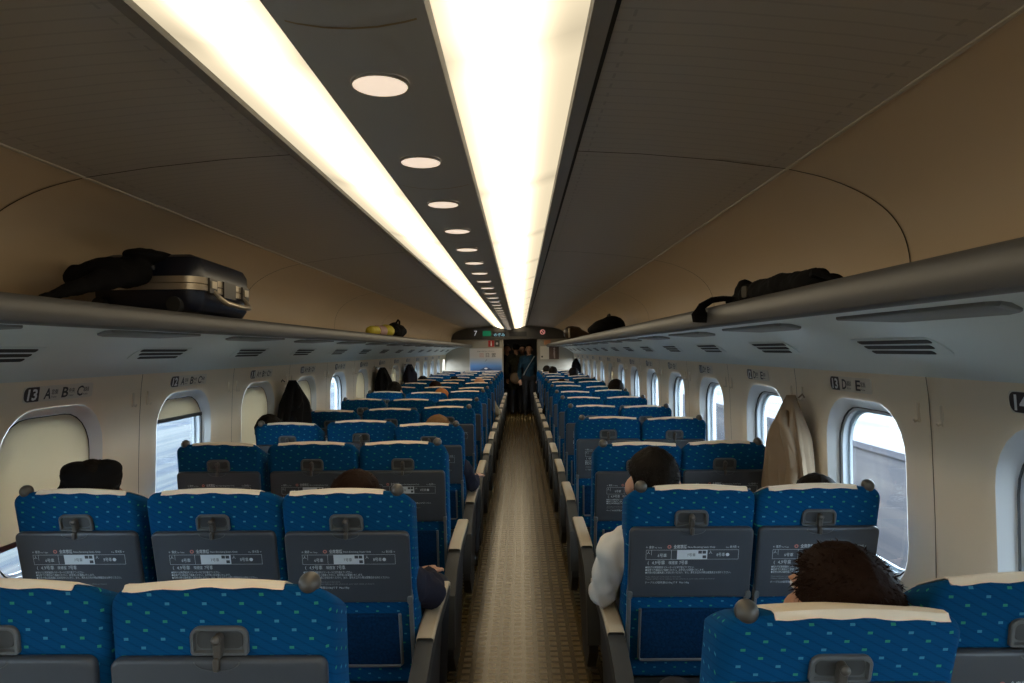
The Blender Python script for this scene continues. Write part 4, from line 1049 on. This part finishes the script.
# ------------------------------------------------------------------ hanging coats
def coat(label, side, yc, ztop, zbot, wtop, wbot, lean, m, folds=7, depth=0.085, m2=None, seed=0, amp=0.26):
    xw = 1.545; x0 = side * (xw - depth - 0.012)
    t = thing('hanging_coat', label, 'coat', (x0, yc, 0), 'coats hanging by the windows')
    mb = MB(); rings = []; n = 64; K = 26
    for k in range(K + 1):
        s = k / K; z = ztop - (ztop - zbot) * s
        w = wtop + (wbot - wtop) * (1 - (1 - s) ** 1.6) if s > 0 else wtop
        if s < 0.12: w = wtop * (0.35 + 0.65 * math.sin(s / 0.12 * math.pi / 2)) + (wbot - wtop) * (1 - (1 - s) ** 1.6)
        dp = depth * (0.35 + 0.65 * min(1, s * 2.4))
        ring = []
        for i in range(n):
            a = 2 * math.pi * i / n
            fold = 1 + (amp * min(1, s * 3)) * math.sin(folds * a + 1.2 * math.sin(2.0 * s + seed)) + 0.05 * noise.noise(Vector((math.cos(a) * 2, math.sin(a) * 2, z * 5 + seed)))
            yy = (w / 2) * math.cos(a) * (0.92 + 0.08 * fold) + lean * s
            xx = dp * math.sin(a) * fold
            ring.append((xx * -side * 0.95, yy, z + (0.012 * math.sin(5 * a + seed) if k == K else 0)))
        rings.append(ring)
    mb.rings(rings); mb.build('coat_body', m, t, ang=80)
    lp = MB(); lp.tube([(side * (depth + 0.0), 0.004, ztop - 0.012), (side * (depth - 0.01), 0.0, ztop + 0.004), (side * (depth - 0.03), -0.006, ztop - 0.012)], 0.004, 6)
    lp.build('hanger_loop', m2 or m, t)
    sl = MB()                                               # a sleeve falling on the nearer side
    pts = []; 
    for k in range(9):
        s = k / 8; pts.append((-side * (depth * 0.55 + 0.012 * math.sin(k)), -wtop * 0.3 - (wbot - wtop) * 0.36 * s ** 0.8 + lean * s * 0.85, ztop - 0.07 - (ztop - zbot) * 0.78 * s))
    sl.tube(pts, [0.022, 0.034, 0.040, 0.042, 0.043, 0.044, 0.045, 0.045, 0.042], 16, flat=0.65); sl.build('sleeve', m2 or m, t, ang=80)
    return t
COATB = cloth('coat_taupe', (0.27, 0.20, 0.135)); COATD = cloth('coat_lining', (0.10, 0.075, 0.055))
coat('light brown coat hanging beside the right windows between rows 12 and 13', 1, JO - 0.125, 1.385, 0.93, 0.06, 0.47, 0.065, COATB, folds=13, amp=0.42, depth=0.062, m2=COATB, seed=1)
coat('large black coat hanging on the left wall by a drawn shade, nearest of three', -1, JO + 2 * PITCH - 0.22, 1.39, 0.98, 0.07, 0.60, 0.08, C_BLACK, seed=2)
coat('black coat on the left wall, second of three from the viewer', -1, JO + 5 * PITCH, 1.40, 0.98, 0.36, 0.60, 0.12, C_BLACK, seed=3)
coat('dark coat on the left wall, farthest of three', -1, JO + 7 * PITCH, 1.395, 1.02, 0.40, 0.55, 0.06, C_NAVY, seed=4)
coat('pointed dark coat hanging near the far right corner', 1, JO + 11 * PITCH, 1.41, 1.05, 0.10, 0.45, 0.0, C_BLACK, seed=5)

# ------------------------------------------------------------------ luggage
RZ = 1.734
def blob(name, label, cat, loc, shapes, m, voxel=0.012, amp=0.01, freq=14, parts=None, seed=0, flatz=None):
    t = thing(name, label, cat, loc)
    mb = MB()
    for s in shapes:
        if s[0] == 'b': mb.ball(s[1], s[2], rot=Matrix.Rotation(R(s[3]), 3, 'Z') if len(s) > 3 else None)
        else: mb.capsule(s[1], s[2], s[3], s[4])
    me = remeshed(mb, 'body', m, voxel, 2)
    for v in me.vertices:
        v.co += v.normal * (noise.noise(Vector(v.co) * freq + Vector((seed, 0, 0))) * amp + noise.noise(Vector(v.co) * freq * 2.7 + Vector((seed, 5, 0))) * amp * 0.4)
        if flatz is not None and v.co.z < flatz: v.co.z = flatz
    return t, me
# suitcase lying on the left rack
NAVYS = mat('case_navy', (0.008, 0.010, 0.022), 0.32); SILV = mat('case_band', (0.55, 0.47, 0.36), 0.3, metal=0.7)
t = thing('suitcase', 'dark navy hard suitcase with silver band and handle on the left rack', 'suitcase', (-1.105, 2.69, RZ + 0.004)); t.scale = (1, 1, 1.09); t.rotation_euler = (R(-1.5), 0, 0)
frS = XY
mb = MB(); mb.loft(rrect(0.40, 0.50, 0.06, 6), [(0.0, 0.045), (0.012, 0.02), (0.035, 0.004), (0.085, 0.0), (0.088, 0.0)], frS); mb.build('lower_shell', NAVYS, t)
mb = MB(); mb.loft(rrect(0.40, 0.50, 0.06, 6), [(0.112, 0.0), (0.116, 0.0), (0.165, 0.004), (0.190, 0.02), (0.203, 0.055), (0.205, 0.08)], frS); mb.build('upper_shell', NAVYS, t)
mb = MB(); mb.loft(rrect(0.406, 0.506, 0.063, 6), [(0.078, 0.004), (0.079, -0.002), (0.0985, -0.002), (0.100, 0.004), (0.102, -0.002), (0.123, -0.002), (0.124, 0.004)], frS); mb.build('metal_band', SILV, t)
for yy in (-0.15, 0.15):
    mb = MB(); mb.box(0.200, 0.213, yy - .032, yy + .032, 0.074, 0.124); la = mb.build('latch', mat('latch_dark', (.04, .035, .03), .35) if yy < 0 else MATS['latch_dark'], t)
    mb = MB(); mb.box(0.213, 0.2165, yy - .020, yy + .020, 0.09, 0.115); mb.build('latch_clip', SILV, la)
mb = MB(); mb.box(0.200, 0.211, -0.055, 0.055, 0.068, 0.125); mb.build('lock_plate', MATS['latch_dark'], t)
mb = MB(); mb.tube([(0.205, -0.14, 0.083), (0.225, -0.135, 0.062), (0.240, -0.11, 0.044), (0.243, 0.0, 0.040), (0.240, 0.11, 0.044), (0.225, 0.135, 0.062), (0.205, 0.14, 0.083)], [0.010, 0.012, 0.013, 0.013, 0.013, 0.012, 0.010], 12, flat=0.75); mb.build('handle', SILV, t)
for (xx, yy) in ((-0.15, -0.252), (0.12, -0.252)):
    mb = MB(); mb.tube([(xx, yy + 0.02, 0.028), (xx, yy - 0.016, 0.028)], 0.026, 16); mb.build('wheel', BLACK, t)
mb = MB(); mb.tube([(-0.10, -0.245, 0.150), (-0.08, -0.262, 0.158), (0.02, -0.262, 0.158), (0.04, -0.245, 0.150)], 0.009, 8); mb.build('side_handle', MATS['latch_dark'], t)
# black garment trailing nearer the viewer and pale box under it
t, me = blob('folded_jacket', 'long black garment trailing from the suitcase down to the left rack', 'jacket', (-1.09, 2.05, RZ), [
    ('c', (0.0, 0.34, 0.150), (0.0, 0.20, 0.125), 0.050, 0.042), ('c', (-0.10, 0.34, 0.150), (-0.10, 0.16, 0.120), 0.048, 0.038), ('c', (0.0, 0.20, 0.122), (-0.02, 0.06, 0.080), 0.040, 0.026), ('c', (-0.02, 0.06, 0.080), (-0.04, -0.10, 0.020), 0.026, 0.013),
    ('b', (-0.05, 0.27, 0.145), (0.08, 0.14, 0.050)), ('b', (0.0, 0.42, 0.215), (0.07, 0.14, 0.028))], C_BLACK, 0.009, 0.008, 14)
link('garment_body', me, t)
# black bag and jacket on the right rack
t, me = blob('black_backpack', 'limp black backpack with strap hanging over the right rack edge', 'bag', (1.02, 2.05, RZ), [
    ('c', (0.0, -0.28, 0.036), (0.0, -0.05, 0.038), 0.034, 0.042), ('c', (0.05, -0.26, 0.030), (0.06, 0.05, 0.042), 0.028, 0.042), ('c', (0.0, -0.05, 0.038), (-0.01, 0.18, 0.036), 0.042, 0.040), ('b', (-0.01, 0.25, 0.055), (0.036, 0.045, 0.045)), ('c', (0.0, 0.18, 0.034), (-0.04, 0.30, 0.02), 0.034, 0.022), ('b', (0.0, -0.29, 0.034), (0.03, 0.04, 0.026))], C_BLACK, 0.009, 0.010, 16, seed=3, flatz=0.003)
link('bag_body', me, t)
mb = MB(); mb.tube([(-0.03, 0.26, 0.030), (-0.075, 0.28, 0.034), (-0.110, 0.29, 0.030), (-0.142, 0.295, 0.010), (-0.148, 0.30, -0.02), (-0.148, 0.305, -0.045)], [0.020, 0.022, 0.024, 0.026, 0.030, 0.024], 12, flat=0.35); mb.build('hanging_strap', C_BLACK, t)
mb = MB(); mb.tube([(-0.02, -0.30, 0.05), (-0.03, -0.34, 0.055), (0.0, -0.38, 0.03), (0.02, -0.40, 0.012)], [0.008, 0.010, 0.008, 0.006], 8); mb.build('loose_strap', C_BLACK, t)
mb = MB(); mb.loft(rrect(0.035, 0.05, 0.01, 3), [(0, 0), (0.004, 0)], lambda u, v, w: (-0.046 - w, 0.14 + v, 0.045 + u)); mb.build('tan_patch', mat('patch_olive', (.045, .035, .02), .8), t)
# yellow bag and black bag, far left
t, me = blob('yellow_bag', 'small yellow bag on the far left rack', 'bag', (-1.03, 6.25, RZ), [('c', (0, -0.42, 0.045), (0, 0.10, 0.05), 0.040, 0.050), ('b', (0, 0.28, 0.06), (0.08, 0.17, 0.06))], mat('bag_yellow', (0.55, 0.46, 0.03), .6), 0.014, 0.006, flatz=0.004)
link('bag_body', me, t)
mb = MB(); mb.tube([(0.0, -0.18, 0.047), (0.0, 0.08, 0.050)], [0.050, 0.056], 16); mb.build('pink_wrap', mat('wrap_pink', (.42, .26, .24), .6), t)
t, me = blob('black_pouch', 'small black bag next to the yellow bag on the left rack', 'bag', (-1.03, 7.05, RZ), [('b', (0, 0.0, 0.07), (0.10, 0.28, 0.07)), ('b', (0.0, -0.05, 0.10), (0.07, 0.15, 0.06))], C_BLACK, 0.015, 0.012, flatz=0.004)
link('bag_body', me, t)
mb = MB(); mb.tube([(0.02, -0.10, 0.15), (0.03, -0.04, 0.185), (0.03, 0.04, 0.175), (0.02, 0.10, 0.135)], 0.010, 8); mb.build('carry_handle', C_BLACK, t)
# far right bags
t, me = blob('duffel_bag', 'smooth black duffel bag on the far right rack, nearer of two', 'bag', (1.13, 6.95, RZ), [('b', (0.06, 0.0, 0.10), (0.13, 0.24, 0.105)), ('b', (-0.06, 0.02, 0.06), (0.13, 0.24, 0.065)), ('b', (-0.02, 0.0, 0.085), (0.13, 0.26, 0.085))], C_BLACK, 0.015, 0.004, flatz=0.004)
link('bag_body', me, t)
mb = MB(); mb.tube([(0.02, -0.12, 0.185), (0.03, -0.05, 0.215), (0.03, 0.05, 0.215), (0.02, 0.12, 0.185)], 0.010, 8); mb.build('carry_handle', BLACK, t)
t, me = blob('brown_duffel', 'dark shiny brown holdall on the far right rack by the end wall', 'bag', (1.14, 10.6, RZ), [('c', (-0.10, 0, 0.12), (-0.02, 0, 0.12), 0.115, 0.105), ('c', (-0.02, 0, 0.11), (0.19, 0, 0.06), 0.10, 0.055)], mat('leather_brown', (0.05, 0.032, 0.02), .3), 0.015, 0.004, flatz=0.004)
link('bag_body', me, t)
mb = MB(); mb.tube([(-0.13, -0.118, 0.05), (-0.135, -0.128, 0.12), (-0.13, -0.118, 0.19)], 0.015, 10); mb.build('pale_strip', SILV, t)

# ------------------------------------------------------------------ outside the windows
def bands(name, cols, period, axis=2, rough=0.8):
    m = mat(name, cols[0], rough); nt = m.node_tree; b = nt.nodes['Principled BSDF']; M = lambda *a: math_node(nt, *a)
    tc = nt.nodes.new('ShaderNodeTexCoord'); mp = nt.nodes.new('ShaderNodeMapping')
    sc = [0.12, 0.12, 0.12]; sc[axis] = period; mp.inputs['Scale'].default_value = sc
    nt.links.new(tc.outputs['Object'], mp.inputs[0]); n = nt.nodes.new('ShaderNodeTexNoise'); n.inputs['Scale'].default_value = 1.0; n.inputs['Detail'].default_value = 3
    nt.links.new(mp.outputs[0], n.inputs['Vector']); cr = nt.nodes.new('ShaderNodeValToRGB')
    e = cr.color_ramp.elements; e[0].position = 0.38; e[0].color = (*cols[0], 1); e[1].position = 0.62; e[1].color = (*cols[1], 1)
    if len(cols) > 2: k = e.new(0.5); k.color = (*cols[2], 1)
    nt.links.new(n.outputs['Fac'], cr.inputs[0]); nt.links.new(cr.outputs[0], b.inputs['Base Color'])
    return m
GR = bands('far_ground', ((0.050, 0.062, 0.060), (0.125, 0.12, 0.115), (0.088, 0.092, 0.092)), 0.55, 0)
mb = MB(); mb.box(-160, 160, -120, 260, -1.45, -1.40); g = struct(mb.build('ground', GR, smooth=False))
PAR = bands('parapet_concrete', ((0.075, 0.070, 0.085), (0.125, 0.11, 0.113)), 6.0)
mb = MB(); pr = [(4.30, -1.39), (4.30, 0.40), (4.27, 0.40), (4.27, 0.47), (4.52, 0.47), (4.52, 0.40), (4.50, 0.40), (4.50, -1.39)]
mb.rings([[(x, -30, z) for x, z in pr], [(x, 90, z) for x, z in pr]])
tag(mb.build('parapet_wall', PAR, smooth=False), 'grey concrete trackside wall seen through the right windows', 'wall')
WHT = bands('pale_barrier', ((0.12, 0.135, 0.17), (0.22, 0.22, 0.22), (0.17, 0.178, 0.19)), 16.0)
mb = MB(); pr = []; z = -1.39
mb.rings([[(-5.6, y, -1.39), (-5.6, y, 0.62), (-5.68, y, 0.66), (-5.76, y, 0.62), (-5.76, y, -1.39)] for y in (-30, 90)])
tag(mb.build('noise_barrier', WHT, smooth=False), 'pale noise barrier seen through the left windows', 'wall')
# track bed rail pair right
RAIL = mat('rail_steel', (0.45, 0.36, 0.30), 0.35, metal=0.4)
for xx, lb in ((2.55, 'nearer steel rail outside the right windows'), (3.60, 'farther steel rail outside the right windows')):
    mb = MB(); pr = [(xx - .07, -1.39), (xx - .07, -1.37), (xx - .012, -1.35), (xx - .012, -1.26), (xx - .035, -1.25), (xx - .035, -1.22), (xx + .035, -1.22), (xx + .035, -1.25), (xx + .012, -1.26), (xx + .012, -1.35), (xx + .07, -1.37), (xx + .07, -1.39)]
    mb.rings([[(x, -30, z) for x, z in pr], [(x, 90, z) for x, z in pr]]); tag(mb.build('rail', RAIL, smooth=False), lb, 'rail', 'rails of the next track')

# ------------------------------------------------------------------ daylight, camera
w = bpy.data.worlds.new('World'); scene.world = w; w.use_nodes = True; nt = w.node_tree
bg = nt.nodes['Background']; bg.inputs[0].default_value = (0.78, 0.89, 1.0, 1); bg.inputs[1].default_value = 14.0

cam = bpy.data.cameras.new('camera'); co = bpy.data.objects.new('camera', cam); C.objects.link(co)
cam.sensor_width = 36.0; cam.lens = 36.0 * 683 / 1024; cam.clip_start = 0.02; cam.clip_end = 500
yaw = math.atan((520 - 512) / 683); pitch = math.atan((350 - 341.5) / 683); roll = -0.0095
# camera basis: looks along +Y turned slightly left and up, rolled a touch clockwise
m3 = Matrix.Rotation(yaw, 3, 'Z') @ Matrix.Rotation(math.pi / 2 + pitch, 3, 'X') @ Matrix.Rotation(roll, 3, 'Z')
co.matrix_world = Matrix.Translation((CX, 0, CZ)) @ m3.to_4x4()
scene.camera = co
bpy.data.scenes.remove(tmp_scene)

vs = scene.view_settings; vs.view_transform = 'Standard'; vs.look = 'None'; vs.gamma = 1.0; vs.use_curve_mapping = False; vs.exposure = 0.0
cy = scene.cycles; cy.use_denoising = True; cy.denoising_input_passes = 'RGB_ALBEDO_NORMAL'; cy.denoising_prefilter = 'ACCURATE'; cy.max_bounces = 8; cy.diffuse_bounces = 5; cy.glossy_bounces = 3; cy.transparent_max_bounces = 12; cy.caustics_reflective = False; cy.caustics_refractive = False
try: cy.denoiser = 'OPENIMAGEDENOISE'
except Exception: pass
